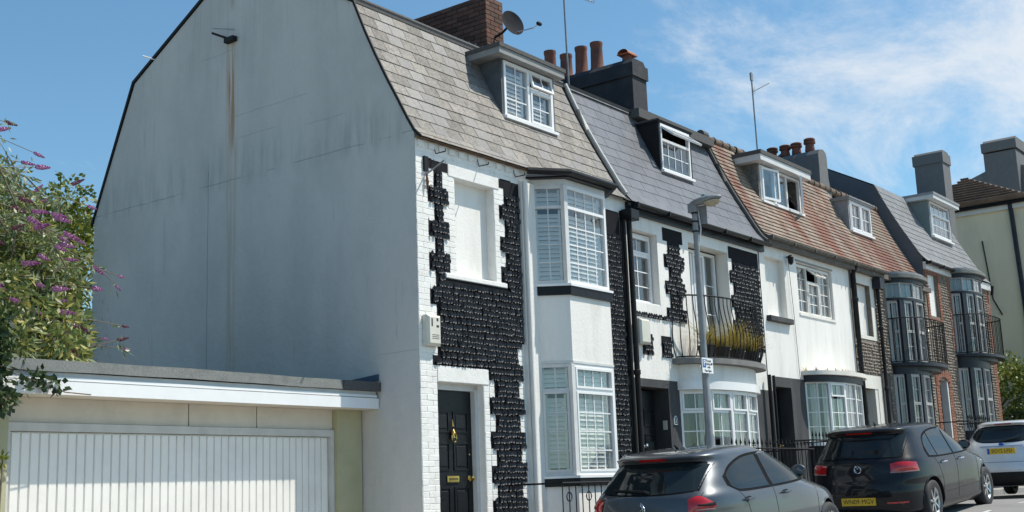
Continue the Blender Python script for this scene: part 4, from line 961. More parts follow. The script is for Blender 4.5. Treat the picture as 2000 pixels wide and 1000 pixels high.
def alarm(x,z,w,h,lab,txt,dp=.09,pm=plast):
    t=thing('alarm_box',lab,'alarm box',(x+w/2,-.01,z))
    b=MB().box(x,x+w,-dp-.01,-.01,z,z+h,.03).build('cover',pm,t)
    if txt:
        m_=MB(); yy=-dp-.012
        m_.box(x+w*.24,x+w*.33,yy,yy+.002,z+h*.62,z+h*.88); m_.box(x+w*.62,x+w*.74,yy,yy+.002,z+h*.80,z+h*.9); m_.box(x+w*.60,x+w*.78,yy,yy+.002,z+h*.60,z+h*.67)
        for i in range(3): m_.box(x+w*.28,x+w*.78,yy,yy+.002,z+h*(.22+.06*i),z+h*(.235+.06*i))
        m_.build('printed_marks',inkm,b)
    return t
alarm(.06,2.47,.25,.37,'ivory alarm box with black printed marks on white quoins above the front door',True)
alarm(4.86,2.84,.29,.38,'plain cream alarm box beside the black drainpipe left of the belly balcony',False,.13)
t=thing('number_plaque','small white arched house plaque with number 2 on dark grey wall by the doorway','plaque',(5.93,-.01,1.6))
MB().prism([(5.895,1.655),(5.995,1.655),(5.995,1.74),(5.975,1.775),(5.945,1.795),(5.915,1.775),(5.895,1.74)],1,-.02,-.002).build('plate',signw,t); MB().prism([(5.907,1.667),(5.983,1.667),(5.983,1.735),(5.967,1.765),(5.945,1.78),(5.923,1.765),(5.907,1.735)],1,-.023,-.021).build('panel',inkm,t); text_obj('number','2',.085,signw,t,frame((5.945,-.025,1.715)))
t=thing('sign_bracket','rusty empty sign arm sticking out from the corner quoins of the gabled house','bracket',(.15,-.02,4.5))
MB().tube([(.17,-.02,4.60),(.12,-.15,4.61),(-.1,-.55,4.62)],.012,6).build('arm',metalg,t); MB().box(.14,.21,-.035,-.003,4.64,4.83).build('backplate',blackm,t); MB().tube([(.175,-.03,4.62),(.18,-.04,4.50),(.175,-.04,4.40)],[.010,.020,.008],6).build('hook',rust,t)
MB().tube([(.17,-.02,4.48),(.30,-.02,4.46)],.01,5).build('stay',white,t)
t=thing('floodlight_bracket','rusted black steel bracket stub high on the grey gable above the rust stain','bracket',(-.02,3.42,7.2))
MB().box(-.08,-.001,3.32,3.52,7.16,7.23).build('base',blackm,t); MB().tube([(-.06,3.46,7.22),(-.14,3.70,7.34)],.018,6).build('arm',blackm,t); MB().tube([(-.03,3.36,7.34),(-.12,3.72,7.42)],.006,5).build('stay',metalg,t)
t=MB().tube([(.0,5.22,7.36),(-.12,5.35,7.42)],.012,6).build('wall_pin',upvc); tag(t,'short pale metal pin sticking out of the rear slope of the gable edge','wall pin')
t=thing('wall_light','small dark lantern on the white wall between blocked and leaded windows','lamp',(10.5,-.02,4.8)); MB().lathe([(.02,-.09),(.05,-.05),(.06,.05),(.03,.09),(0,.1)],(10.5,-.09,4.84),12).build('shade',blackm,t); MB().tube([(10.5,0,4.9),(10.5,-.09,4.93)],.012,5).build('arm',blackm,t)
# telephone cables
cb=MB().tube([(10.52,-.03,4.80),(10.60,-.025,3.8),(10.64,-.025,2.6)],.006,4).build('cable',mat('grey cable',(.25,.24,.22),(.2,.2,.18),5,.8)); tag(cb,'thin grey cable running down the white wall left of the casement window','cable')

# lamp post with parking sign
t=thing('street_lamp','tall grey steel street lamp with a teal photocell standing in front of the belly balcony','street lamp',(5.08,-1.05,gz(5.08)+.11))
b=gz(5.08)+.13
MB().lathe([(.075,0),(.075,1.35),(.055,1.42),(.043,3.6),(.040,4.80)],(5.08,-1.05,b),16).build('pole',metalg,t,smooth=True)
hd=MB(Matrix.Translation((5.08,-1.05,b+4.80))@Matrix.Rotation(R(-5),4,'X')@Matrix.Diagonal((.9,.78,1.05,1)))
hd.grid(lambda u,v:((.15*math.sin(math.pi*min(1,.12+u*.88))**.6*(.55+.45*u if u<.6 else 1))*math.cos(2*math.pi*v),.06-.66*u,(.075*math.sin(math.pi*min(1,.12+u*.86))**.5)*math.sin(2*math.pi*v)*(1 if math.sin(2*math.pi*v)>0 else .55)+.02),22,20)
hd=hd.build('lamp_head',metalg,t,smooth=True,ang=60)
MB(Matrix.Translation((5.08,-1.05,b+4.80))@Matrix.Rotation(R(-5),4,'X')@Matrix.Diagonal((.9,.78,1.05,1))).grid(lambda u,v:(.122*math.sin(math.pi*(.03+u*.94))**.5*math.cos(math.pi+math.pi*v),-.22-.33*u,-.012-.075*math.sin(math.pi*(.03+.94*u))**.6*math.sin(math.pi*v)),14,10).build('bowl',lensm,t,smooth=True,ang=60)
MB().box(5.02,5.14,-1.10,-.97,b+4.69,b+4.83,.02).build('spigot',metalg,t)
MB().lathe([(.035,0),(.035,.04),(.022,.055),(0,.056)],(5.08,-1.22,b+4.89),12).build('photocell',teal,t,smooth=True)
MB().box(5.165,5.18,-1.21,-1.05,b+4.52,b+4.80).build('wildlife_plate',metalg,t)
for z in(4.55,4.68,4.4): MB().lathe([(.05,-.012),(.052,0),(.05,.012)],(5.08,-1.05,b+z),12).build('strap',blackm,t)
MB().tube([(5.135,-1.08,b+4.75),(5.15,-1.10,b+4.45),(5.132,-1.08,b+4.25)],.012,6).build('conduit',upvcg,t)
t=thing('parking_sign','small white residents parking sign with a blue P strapped to the lamp post','sign',(5.04,-1.12,2.3))
zs_=2.42; MB().box(4.880,5.200,-1.122,-1.112,zs_-.11,zs_+.11).build('plate',signw,t)
MB().box(4.895,4.985,-1.125,-1.122,zs_-.03,zs_+.09).build('blue_panel',bluem,t); text_obj('letter','P',.12,signw,t,frame((4.940,-1.127,zs_+.03)),.0006,bold=.002)
for i,s_ in enumerate(('Permit','holders','only')): text_obj('lettering',s_,.055,inkm,t,frame((5.070,-1.124,zs_+.07-.045*i)),.0006)
text_obj('lettering','9am-8pm',.055,inkm,t,frame((5.04,-1.124,zs_-.075)),.0006); MB().lathe([(.018,0),(.018,.002),(0,.002)],(5.165,-1.124,zs_+.03),12,'y').build('symbol',redm,t)
MB().lathe([(.065,-.015),(.068,0),(.065,.015)],(5.08,-1.05,zs_),14).build('strap',chrome,t)

# front railings at street level
def front_rail(lab,x0,x1,y,z,rings=False,spear=True,ret=True,h=.85):
    t=thing('front_railing',lab,'railing',((x0+x1)/2,y,z-h),'front railings at street level')
    pts=[(x0,y),(x1,y)]
    if ret: pts=[(x0,-.02)]+pts+[(x1,-.02)]
    MB().tube([(p[0],p[1],z) for p in pts],.014,6).build('top_rail',blackm,t); MB().tube([(p[0],p[1],z-h+.08) for p in pts],.012,6).build('bottom_rail',blackm,t)
    x=x0; k=0
    while x<=x1+.001:
        m_=MB().tube([(x,y,z-h),(x,y,z)],.008,5)
        if spear: m_.tube([(x,y,z),(x,y,z+.05),(x,y,z+.08),(x,y,z+.16)],[.007,.006,.02,.001],6)
        if rings and k%3==1: m_.tube([(x+.055*math.cos(a),y,z-.17+.055*math.sin(a)) for a in [2*math.pi*i/16 for i in range(16)]],.008,5,closed=True)
        m_.build('bar',blackm,t); x+=.145; k+=1
front_rail('black railing with ring motifs on the pavement under the shuttered bay',1.72,4.6,-.78,.80,True,False)
front_rail('black spear topped railing in front of the bow window below the belly balcony',5.95,8.9,-.95,1.25)
front_rail('black spear topped railing beside the doorway of the white rendered house',9.35,10.55,-.75,1.42)
front_rail('dark railing of plain bars under the bow window of the white rendered house',10.8,13.3,-.62,1.32,False,False)
front_rail('low black railing in front of the red brick arched doorway of the end house',18.0,19.6,-.75,1.95)

# ---------------------------------------------------------------- garage
g=thing('garage','flat roofed white garage with a ribbed up and over door built against the grey gable','garage',(-2.3,1,-.8))
MB().box(-.43,-.02,.95,1.35,-.9,1.76).build('pier',olive,g); MB().box(-5.1,-4.66,.95,1.35,-.9,1.76).build('pier',olive,g)
for a,b_ in((-4.655,-3.38),(-3.365,-1.62),(-1.605,-.435)):
    if a==-3.365: a=-2.62+.0
for a,b_ in((-4.655,-2.56),(-2.545,-1.62+.0),(-1.605,-.435)): MB().box(a,b_,1.03,1.06,1.525,1.76).build('panel',gpanel,g)
fr=MB(); fr.box(-4.655,-.435,1.0,1.07,1.44,1.52); fr.box(-4.655,-4.61,1.0,1.07,-.9,1.44); fr.box(-.49,-.435,1.0,1.07,-.9,1.44); fr.build('door_frame',mat('garage frame',(.60,.59,.56),(.5,.49,.46),4,.6),g)
dr=MB().box(-4.605,-.495,1.055,1.07,-.9,1.435).build('door',gdoor,g)
nrib=41; ww=4.06/nrib; rm=MB()
rm=MB().prism([(-ww/2+.005,1.056),(-ww/2+.011,1.036),(ww/2-.011,1.036),(ww/2-.005,1.056)],2,-.88,1.42).mesh('rib',gdoor)
for i in range(nrib): place('rib',rm,dr,(-4.58+ww*(i+.5),0,0))
MB().box(-4.9,-.012,.66,.69,1.76,1.885).build('fascia_board',upvc,g); MB().box(-4.9,-.03,.69,.72,1.89,1.97).build('fascia_board',upvcg,g); MB().box(-4.88,-.03,.672,.685,1.895,1.925).build('fascia_trim',upvc,g)
MB().box(-4.9,-.012,.70,1.06,1.762,1.80).build('soffit',gpanel,g)
rf=MB(); n=46
for i in range(n):
    a,b_=-4.92+4.915*i/n,-4.92+4.915*(i+1)/n; wob=lambda x:.004*math.sin(x*1.7)+.002*math.sin(x*6)
    for P_ in (((.645,1.975),(.66,2.085)),((.66,2.085),(.80,2.10)),((.80,2.10),(6.2,2.0))):
        (y0,z0),(y1,z1)=P_; rf.quad((a,y0,z0+wob(a)),(b_,y0,z0+wob(b_)),(b_,y1,z1+wob(b_)),(a,y1,z1+wob(a)))
rf.build('roof_felt',felt,g,smooth=True)
MB().box(-.62,-.004,.628,.644,1.97,2.08).build('felt_patch',feltd,g)
MB().prism([(.66,2.10),(.66,2.18),(1.7,2.10)],0,-.03,-.006).build('flashing',mat('blue flashing',(.04,.07,.12),(.06,.09,.15),8,.6),g)
w_=MB(); w_.box(-5.05,-4.9,.9,6.2,-.9,2.0); w_.box(-5.05,-.02,6.1,6.2,-.9,2.0); w_.build('wall',olive,g)

# ---------------------------------------------------------------- far buildings
f=thing('rendered_house','pale yellow rendered house with a hipped brown tile roof beyond the terrace','house',(31,2,1.2))
wl=MB(); wl.box(27,36,-.35,3.9,.8,8.72); wl.build('wall',farwall,f)
fe=MB(); A,B,C_=(26.85,-.55,8.76),(26.85,4.1,8.76),(28.9,1.78,10.06); 
fe.quad(A,B,C_); fe.quad(A,C_,(36,1.78,10.06),(36,-.55,8.76)); fe.quad(B,(36,4.1,8.76),(36,1.78,10.06),C_); fe.build('roof',fartile,f)
ftm=MB().box(-.13,.13,-.018,0,0,.27).mesh('roof_tile',fartile)
Va,Vb,Vc=Vector(A),Vector(B),Vector(C_); mid=(Va+Vb)/2; up_=(Vc-mid); H_=up_.length; U_=up_.normalized(); Yd=(Vb-Va).normalized(); Wd=(Vb-Va).length; nn=Yd.cross(U_)
Rm=Matrix((Yd,-Vector(U_.cross(Yd)),U_)).transposed().to_4x4()
s=0
while s<H_-.15:
    half=Wd/2*(1-(s+.12)/H_)-.08; y=-half
    while y<half-.1:
        p=mid+U_*s+Yd*(y+.1); o=place('roof_tile',ftm,f,p+Vector((-.02,0,.03))); o.rotation_euler=(Rm@Matrix.Rotation(R(-4),4,'X')).to_euler(); y+=.262
    s+=.215
for P0,P1 in((A,C_),(B,C_),(C_,(36,1.78,10.06))): MB().tube([P0,P1],.09,8).build('hip_tile',fartile,f)
MB().tube([(26.83,-.6,8.74),(26.83,4.1,8.74)],.06,8).build('gutter',black,f); MB().box(26.9,27.02,-.5,4.0,8.55,8.7).build('eaves_board',cream,f)
pipe(f,[(26.92,.12,8.7),(26.92,.10,8.3),(26.92,.02,5.5),(26.92,.0,1.4)],.07,m=navy); pipe(f,[(26.95,1.05,7.7),(26.95,.98,6.8),(26.95,.92,5.9),(26.95,.7,5.4)],.022,m=navy,name='cable')
f2=thing('slate_roofed_house','distant house with a broad grey slate roof and a large square chimney','house',(36,4,1.5))
MB().box(33.2,44,-2.5,6,1,10.2).build('wall',farwall,f2); MB().prism([(-2.8,10.1),(1.9,11.6),(6.3,10.1)],0,33.45,44).build('roof',slate3,f2)
cB=MB(); cB.box(33.0,34.6,1.30,2.40,9.8,11.9); cB.box(32.95,34.65,1.25,2.45,11.95,12.28); cB.prism([(33.0,12.28),(34.6,12.28),(34.45,12.4),(33.15,12.4)],1,1.3,2.4); cB=cB.build('chimney',chgrey,f2)
for y in(1.5,1.85,2.2): MB().lathe([(.12,0),(.13,.1),(.1,.12),(0,.12)],(33.6,y,12.35),12).build('chimney_pot',chblk,cB)

# ---------------------------------------------------------------- vegetation
def leaves(name,m,parent,centers,n,L_,W__,kind=None,droop=.4,spread=1.0):
    """n narrow folded leaves scattered round a list of (x,y,z,r) clumps"""
    C=np.array(centers); pr=C[:,3]**2; pr/=pr.sum(); idx=rng.choice(len(C),n,p=pr); c=C[idx]
    d=rng.normal(size=(n,3)); d/=np.linalg.norm(d,axis=1)[:,None]; rad=c[:,3]*(rng.random(n)**.45)*spread
    P=c[:,:3]+d*rad[:,None]
    ax=d+rng.normal(0,.6,(n,3)); ax[:,2]-=droop; ax/=np.linalg.norm(ax,axis=1)[:,None]
    s=np.cross(ax,rng.normal(size=(n,3))); s/=np.linalg.norm(s,axis=1)[:,None]; nn=np.cross(ax,s)
    l=(L_*rng.uniform(.6,1.25,n))[:,None]; w=(W__*rng.uniform(.7,1.3,n))[:,None]
    bend=nn*l*.18
    V=np.stack([P,P+ax*l*.45+s*w-bend*.3,P+ax*l*.45-s*w-bend*.3,P+ax*l+bend*-1.0],1).reshape(-1,3)
    F=(np.array([[0,1,3,2]])[None]+(np.arange(n)*4)[:,None,None]).reshape(-1,4)
    return obj(name,rawmesh(name,V,F,m),parent,kind)
def flower_mesh(m):
    V=[];F=[]
    for i in range(150):
        u=random.random(); a=random.uniform(0,6.283); r=.034*(math.sin(math.pi*min(1,u*.85+.15))**.7)*(1-u*.55); x=u*.22
        c=Vector((x,r*math.cos(a),r*math.sin(a))); q=Vector((random.gauss(0,1),random.gauss(0,1),random.gauss(0,1))).normalized()*.014; s=q.cross(Vector((random.random(),1,.3))).normalized()*.013
        i0=len(V); V+=[c-q,c+s,c+q,c-s]; F.append((i0,i0+1,i0+2,i0+3))
    return rawmesh('flower_head',V,F,m)
bt=thing('buddleia_bush','large buddleia with purple blossom spikes leaning over the flat garage roof','bush',(-3.6,3.2,-.8))
cl=[]
def C0(x,y,z,r): cl.append((x,y,z,r))
# crown volume behind and above the garage roof
rs=random.Random(3)
for i in range(300):
    x=rs.uniform(-5.9,-2.66); y=rs.uniform(1.6,4.4)
    ztop=3.95-(x+3.6)*.10 if x<-3.2 else 3.9-(x+3.2)*.25
    z=rs.uniform(1.9,ztop-.2*rs.random()); C0(x+(y-3)*.66,y,z+(y-3)*.25,rs.uniform(.16,.32))
for i in range(26): C0(rs.uniform(-5.3,-4.05),rs.uniform(.75,1.5),rs.uniform(2.12,2.75),rs.uniform(.12,.22))
for i in range(30): C0(rs.uniform(-4.4,-3.25),rs.uniform(2.6,3.4),rs.uniform(3.7,4.5),rs.uniform(.10,.2))
leaves('leaves',leaf_b,bt,cl,42000,.115,.017); leaves('leaves',leaf_bs,bt,[c for c in cl if rs.random()<.5],10000,.115,.015)
fm=flower_mesh(flow); fm2=flower_mesh(flowd); stm=MB()
def flower(x,y,z,dx=.5,dz=.1,dy=0,s=1.0,fade=False):
    d=Vector((dx,dy,dz)).normalized(); o=place('flower_head',fm2 if fade else fm,bt,(x,y,z)); o.rotation_mode='QUATERNION'; o.rotation_quaternion=d.to_track_quat('X','Z'); o.scale=(s,s,s)
# tall sprays against the sky: positions along arching stems
tip=[(-3.50,3,4.93,.9,-.05),(-3.62,3,4.86,.6,.2),(-3.85,3,4.80,.8,.0),(-3.22,3,4.73,.9,-.25),(-3.35,3,4.58,.9,-.05),(-3.16,3,4.54,.9,.15),(-3.18,3,4.28,.6,.6),(-3.10,3,4.21,.9,-.1),(-3.4,3,4.06,.8,-.1),(-2.52,3,4.22,.9,-.05),(-3.42,3,3.85,.8,-.1),(-3.2,3,3.84,.5,.1),(-2.85,3,3.83,.8,-.3),(-2.68,3,3.83,.8,-.3),(-2.44,3,3.56,.7,-.4),(-2.12,3,3.50,.9,-.1),(-2.15,3,3.38,.6,-.6),(-2.45,3,3.33,.9,.0),(-2.75,3,2.92,.9,-.2),(-2.9,3,2.93,.8,-.2),(-3.15,3,3.05,.8,-.3),(-2.68,3,2.62,.7,-.4),(-2.05,3,2.92,.9,-.1),(-2.02,3,2.66,.9,-.1),(-2.3,3,2.76,.9,-.05),(-2.12,3,2.80,.4,.1),(-3.0,3,2.4,.8,-.3),(-2.62,3,2.42,.8,-.4),(-2.62,3,2.30,.6,-.6),(-3.5,3,2.6,.5,-.6),(-3.62,3,2.85,.7,-.3),(-3.1,3,3.25,.8,-.2),(-3.9,3,4.2,.8,.1),(-3.8,3,3.95,.8,-.1)]
roots=[(-4.6,3.2,3.4),(-3.9,3.3,3.0),(-3.6,3.2,3.9),(-4.2,3.1,3.8)]; sc=[]
for i,(x,y,z,dx,dz) in enumerate(tip):
    y=y+rs.uniform(-1.5,-.7); yy=(y-3); x+=yy*.67; z+=yy*.24
    d=Vector((dx,rs.uniform(-.3,.3),dz)).normalized(); flower(x,y,z,d.x,d.z,d.y,rs.uniform(.55,.82)*(.7 if tip[i][0]>-2.35 else 1),i in(22,25) or rs.random()<.15)
    r0=min(roots,key=lambda r:(r[0]-x)**2*.4+(r[2]-z)**2); e=Vector((x,y,z)); s0=Vector((max(r0[0],x-1.3),y+.2,min(z-.25,r0[2])))
    mid_=e-d*.45+Vector((0,0,-.02)); stm.tube([s0,s0.lerp(mid_,.55)+Vector((0,0,.10)),mid_,e],[.010,.008,.006,.004],5)
    for k in range(5): t_=.35+.12*k; p=s0.lerp(mid_,t_)+Vector((0,0,.06)); sc.append((p.x,p.y,p.z,.10))
    sc.append((mid_.x,mid_.y,mid_.z,.09)); sc.append((x,y,z-.03,.06)); sc.append((mid_.x-.12,mid_.y,mid_.z-.02,.10))
for i in range(48):
    x=rs.uniform(-5.3,-3.75); flower(x,rs.uniform(1.2,1.5),rs.uniform(2.3,4.0)-max(0,(x+3.2))*.5,rs.uniform(.2,1),rs.uniform(-.7,.3),rs.uniform(-.8,0),rs.uniform(.55,.85),rs.random()<.3)
leaves('leaves',leaf_bs,bt,sc,2100,.10,.013,droop=.7)
for i in range(16):
    x=rs.uniform(-4.8,-3.6); z=rs.uniform(2.4,3.7); stm.tube([(x-1.0,3.2,z-.5),(x-.3,2.4,z-.05),(x+.3,1.9,z+.05)],[.016,.011,.006],5)
stm.build('stems',bark,bt); MB().tube([(-3.9,3.4,-.8),(-3.8,3.3,1.5),(-3.9,3.2,3.0)],[.12,.09,.05],8).build('trunk',bark,bt)
t=thing('green_shrub','leafy green shrub behind the buddleia at the rear corner of the gable','bush',(-.2,8.2,-.8))
cc=[(rs.uniform(-1.6,.9),rs.uniform(7.4,9),rs.uniform(1.6,5.7),rs.uniform(.3,.5)) for i in range(90)]
leaves('leaves',leaf_g,t,cc,24000,.10,.034); MB().tube([(0,8.2,-.8),(0,8.2,3)],[.12,.06],8).build('trunk',bark,t)
t=thing('ivy','dark glossy ivy hanging over the left end of the white garage fascia','ivy',(-4.9,.7,1.9))
cc=[(rs.uniform(-5.8,-4.78),rs.uniform(.45,.8),rs.uniform(1.66,2.35),rs.uniform(.08,.15)) for i in range(40)]+[(-4.60+.1*i,.60,1.90-.03*i,.08) for i in range(3)]
leaves('leaves',leaf_d,t,cc,2600,.07,.026); MB().tube([(-5.4,.6,2.2),(-4.9,.6,1.95),(-4.3,.62,1.78),(-4.0,.65,1.77)],.006,5).build('stems',bark,t)
t=thing('climbing_plant','small leafy shoot against the olive pier at the left edge of the garage','plant',(-4.95,.7,.9))
cc=[(rs.uniform(-5.15,-4.90),rs.uniform(.6,.9),rs.uniform(.9,1.25),.07) for i in range(8)]; leaves('leaves',leaf_g,t,cc,220,.07,.024); MB().tube([(-4.9,.7,-.8),(-4.85,.7,1.2)],.008,5).build('stems',bark,t)
t=thing('roadside_tree','rounded green tree between the red brick end house and the pale yellow house','tree',(24.6,1.6,1.2))
cc=[]
for i in range(170):
    a=rs.uniform(0,6.28); e=rs.uniform(-1,1); rr=rs.uniform(.3,1)**.5; cc.append((25.1+1.15*rr*math.cos(a),.9+1.7*rr*math.sin(a),2.75+1.5*e*math.sqrt(max(0,1-rr*rr*.6)),rs.uniform(.18,.32)))
cc=[c for c in cc if c[0]>23.75 ]
leaves('leaves',leaf_g,t,cc,17000,.10,.035); MB().tube([(24.9,.9,1.1),(25.0,.9,2.6)],[.14,.08],8).build('trunk',bark,t)
for k in range(5): MB().tube([(25.0,.9,2.2),(25+.8*math.cos(k*1.3),.9+1.2*math.sin(k*1.3),3.4)],[.06,.015],6).build('branch',bark,t)
t=thing('garden_hedge','dense low hedge running behind the parked silver car beyond the terrace','hedge',(25,-.2,1.2))
cc=[(rs.uniform(23.9,27),rs.uniform(-1.5,.2),rs.uniform(1.3,2.7),rs.uniform(.2,.3)) for i in range(70)]; leaves('leaves',leaf_d,t,cc,7000,.09,.035); MB().tube([(25,-.5,1.1),(25,-.5,2.2)],.05,6).build('stems',bark,t)

# ---------------------------------------------------------------- parked cars
def catmull(rows,m=14):
    A=np.array(rows,float); out=[]
    n=len(A)
    for i in range(n-1):
        p0=A[max(i-1,0)];p1=A[i];p2=A[i+1];p3=A[min(i+2,n-1)]
        for j in range(m):
            t=j/m; out.append(.5*((2*p1)+(-p0+p2)*t+(2*p0-5*p1+4*p2-p3)*t*t+(-p0+3*p1-3*p2+p3)*t**3))
    out.append(A[-1]); return np.array(out)
class Car:
    def __init__(s,rows):
        s.T=catmull(rows); s.T[:,0]=np.maximum.accumulate(s.T[:,0]+np.arange(len(s.T))*1e-6)
    def par(s,z): return [np.interp(z,s.T[:,0],s.T[:,k]) for k in range(1,6)]   # xr xf w nr nf
    def yw(s,x,z):
        xr,xf,w,nr,nf=s.par(z); xc=(xr+xf)/2; a=(xf-xr)/2; n=nr if x<xc else nf; q=min(1,abs(x-xc)/a)
        return w*(1-q**n)**(1/n)
    def xr(s,y,z):
        xr,xf,w,nr,nf=s.par(z); xc=(xr+xf)/2; a=(xf-xr)/2; return xc-a*(1-min(1,abs(y)/w)**nr)**(1/nr)
    def xfr(s,y,z):
        xr,xf,w,nr,nf=s.par(z); xc=(xr+xf)/2; a=(xf-xr)/2; return xc+a*(1-min(1,abs(y)/w)**nf)**(1/nf)
    def wrap(s,t,z):
        xr,xf,w,nr,nf=s.par(z); xc=(xr+xf)/2; a=(xf-xr)/2; c,d=math.cos(t),math.sin(t)
        return Vector((xc-a*abs(c)**(2/nr),w*abs(d)**(2/nr),z))
    def body(s,nt=104):
        mb=MB(); R_=[]
        for row in s.T[::2] if len(s.T)%2 else s.T:
            z,xr,xf,w,nr,nf=row; xc=(xr+xf)/2; a=(xf-xr)/2; ring=[]
            for j in range(nt):
                t=2*math.pi*j/nt; c,d=math.cos(t),math.sin(t); n=nf if c>0 else nr
                ring.append(mb.pt((xc+a*math.copysign(abs(c)**(2/n),c),w*math.copysign(abs(d)**(2/n),d),z)))
            R_.append(ring)
        for A_,B_ in zip(R_,R_[1:]):
            for j in range(nt): mb.f.append([A_[j],A_[(j+1)%nt],B_[(j+1)%nt],B_[j]])
        mb.f.append(R_[0][::-1]); mb.f.append(R_[-1]); return mb
    def side(s,mb,x0,x1,zb,zt,off,sgn,nu=26,nv=8):
        def P(u,v):
            x=x0+(x1-x0)*u; a,b_=zb(x),zt(x); z=a+(b_-a)*v; return (x,sgn*(s.yw(x,z)+off),z)
        return mb.grid(P,nu,nv)
    def rear(s,mb,y0,y1,zb,zt,off,nu=20,nv=8):
        def P(u,v):
            y=y0+(y1-y0)*u; a,b_=zb(y),zt(y); z=a+(b_-a)*v; return (s.xr(y,z)-off,y,z)
        return mb.grid(P,nu,nv)
    def front(s,mb,y0,y1,zb,zt,off,nu=20,nv=8):
        def P(u,v):
            y=y0+(y1-y0)*u; a,b_=zb(y),zt(y); z=a+(b_-a)*v; return (s.xfr(y,z)+off,y,z)
        return mb.grid(P,nu,nv)
    def corner(s,mb,t0,t1,zb,zt,off,sgn,bulge=0,nu=18,nv=8):
        def P(u,v):
            t=t0+(t1-t0)*u; a,b_=zb(u),zt(u); z=a+(b_-a)*v; p=s.wrap(t,z); q=s.wrap(t+.02,z)-s.wrap(t-.02,z); n_=Vector((-q.y,q.x,0)).normalized()
            if n_.x>0 and t<.6 or n_.y<0: n_=-n_
            o=off+bulge*math.sin(math.pi*u)*math.sin(math.pi*v); p=p+n_*o; return (p.x,sgn*p.y,p.z)
        return mb.grid(P,nu,nv)
def lin(pts):
    X=[p[0] for p in pts]; Z=[p[1] for p in pts]; return lambda x:float(np.interp(x,X,Z))
def smooth(pts):
    A=catmull([(a,b_) for a,b_ in pts],10); return lambda x:float(np.interp(x,A[:,0],A[:,1]))
def wheel(parent,x,y,r,sgn,style,tm):
    # tyre and rim turned about the axle (local y)
    t=MB().lathe([(r*.66,-.09),(r*.80,-.098),(r*.95,-.09),(r,-.065),(r,.065),(r*.95,.09),(r*.80,.098),(r*.66,.09)],(x,y,r),44,'y').build('tyre',rubber,parent,smooth=True,ang=50)
    rm=MB().lathe([(r*.70,-.088*sgn*-1),(r*.67,.082*sgn),(r*.62,.06*sgn),(r*.60,-.05*sgn)],(x,y,r),36,'y'); 
    ns,sp=style
    for k in range(ns):
        for e in sp:
            a=2*math.pi*k/ns+.3; c_,d_=math.cos(a),math.sin(a); px_,pz=-d_,c_
            r0,r1=r*.12,r*.66; w0,w1=.016,.013; o0,o1=e*.3,e
            def Q(rr,w_,yy): return [(x+c_*rr+px_*w_,y+sgn*yy,r+d_*rr+pz*w_)]
            i=[rm.pt(Q(r0,o0-w0,.070)[0]),rm.pt(Q(r0,o0+w0,.070)[0]),rm.pt(Q(r1,o1+w1,.082)[0]),rm.pt(Q(r1,o1-w1,.082)[0]),rm.pt(Q(r0,o0-w0,.03)[0]),rm.pt(Q(r0,o0+w0,.03)[0]),rm.pt(Q(r1,o1+w1,.04)[0]),rm.pt(Q(r1,o1-w1,.04)[0])]
            for q in((0,1,2,3),(4,7,6,5),(0,4,5,1),(1,5,6,2),(2,6,7,3),(3,7,4,0)): rm.f.append([i[j] for j in q])
    rm.lathe([(0,.085*sgn),(r*.13,.082*sgn),(r*.15,.06*sgn),(r*.15,.0)],(x,y,r),20,'y'); rm.build('rim',alloy if tm is None else tm,t,smooth=True,ang=30)
    MB().lathe([(0,.005*sgn),(r*.58,.0),(r*.6,.02*sgn)],(x,y,r),24,'y').build('brake_disc',mat('brake disc',(.10,.095,.09),(.05,.05,.05),9,.5,metal=.6),t)
    return t
def car(name,label,loc,rows,L_,rw,fw,wr,paint,sp):
    o=thing(name,label,'car',(0,0,0),'cars parked along the kerb')
    WI[o.name]=Matrix.Identity(4); C=Car(rows); Wd=max(r[3] for r in rows)
    me=C.body().mesh('body',paint,True,38); bo=obj('body',me,o)
    # cut the wheel arches with cylinders, then keep the evaluated mesh
    cut=MB()
    for xx in (rw,fw):
        for sg in(-1,1): cut.lathe([(0,-.15),(wr+.045,-.15),(wr+.045,.22),(0,.22)],(xx,sg*(Wd-.10),wr+.012),40,'y')
    cm=cut.mesh('cutter',blackm); co=bpy.data.objects.new('cutter',cm); col.objects.link(co)
    md=bo.modifiers.new('b','BOOLEAN'); md.operation='DIFFERENCE'; md.object=co; md.solver='EXACT'; md.material_mode='TRANSFER' if hasattr(md,'material_mode') else md.material_mode
    dg=bpy.context.evaluated_depsgraph_get(); m2=bpy.data.meshes.new_from_object(bo.evaluated_get(dg)); bo.modifiers.clear(); bo.data=m2; m2.name='body'; bpy.data.objects.remove(co)
    for p in m2.polygons: p.use_smooth=True
    m2.set_sharp_from_angle(angle=R(38))
    for xx,nmw in((rw,0),(fw,1)):
        for sg in(-1,1): wheel(o,xx,sg*(Wd-.115),wr,sg,sp,None)
    # arch lips
    lp=MB()
    for xx in(rw,fw):
        for sg in(-1,1):
            pts=[]
            for k in range(19):
                a=-.12+(math.pi+.24)*k/18; X,Z=xx+(wr+.047)*math.cos(a),wr+.012+(wr+.047)*math.sin(a)
                if Z>.20: pts.append((X,sg*(C.yw(X,Z)+.0),Z))
            lp.tube(pts,.012,6)
    lp.build('wheel_arch_lip',paint,o,kind='stuff',smooth=True)
    return o,C
def put(o,loc):
    o.location=loc; o.rotation_euler=(0,-sl,0)
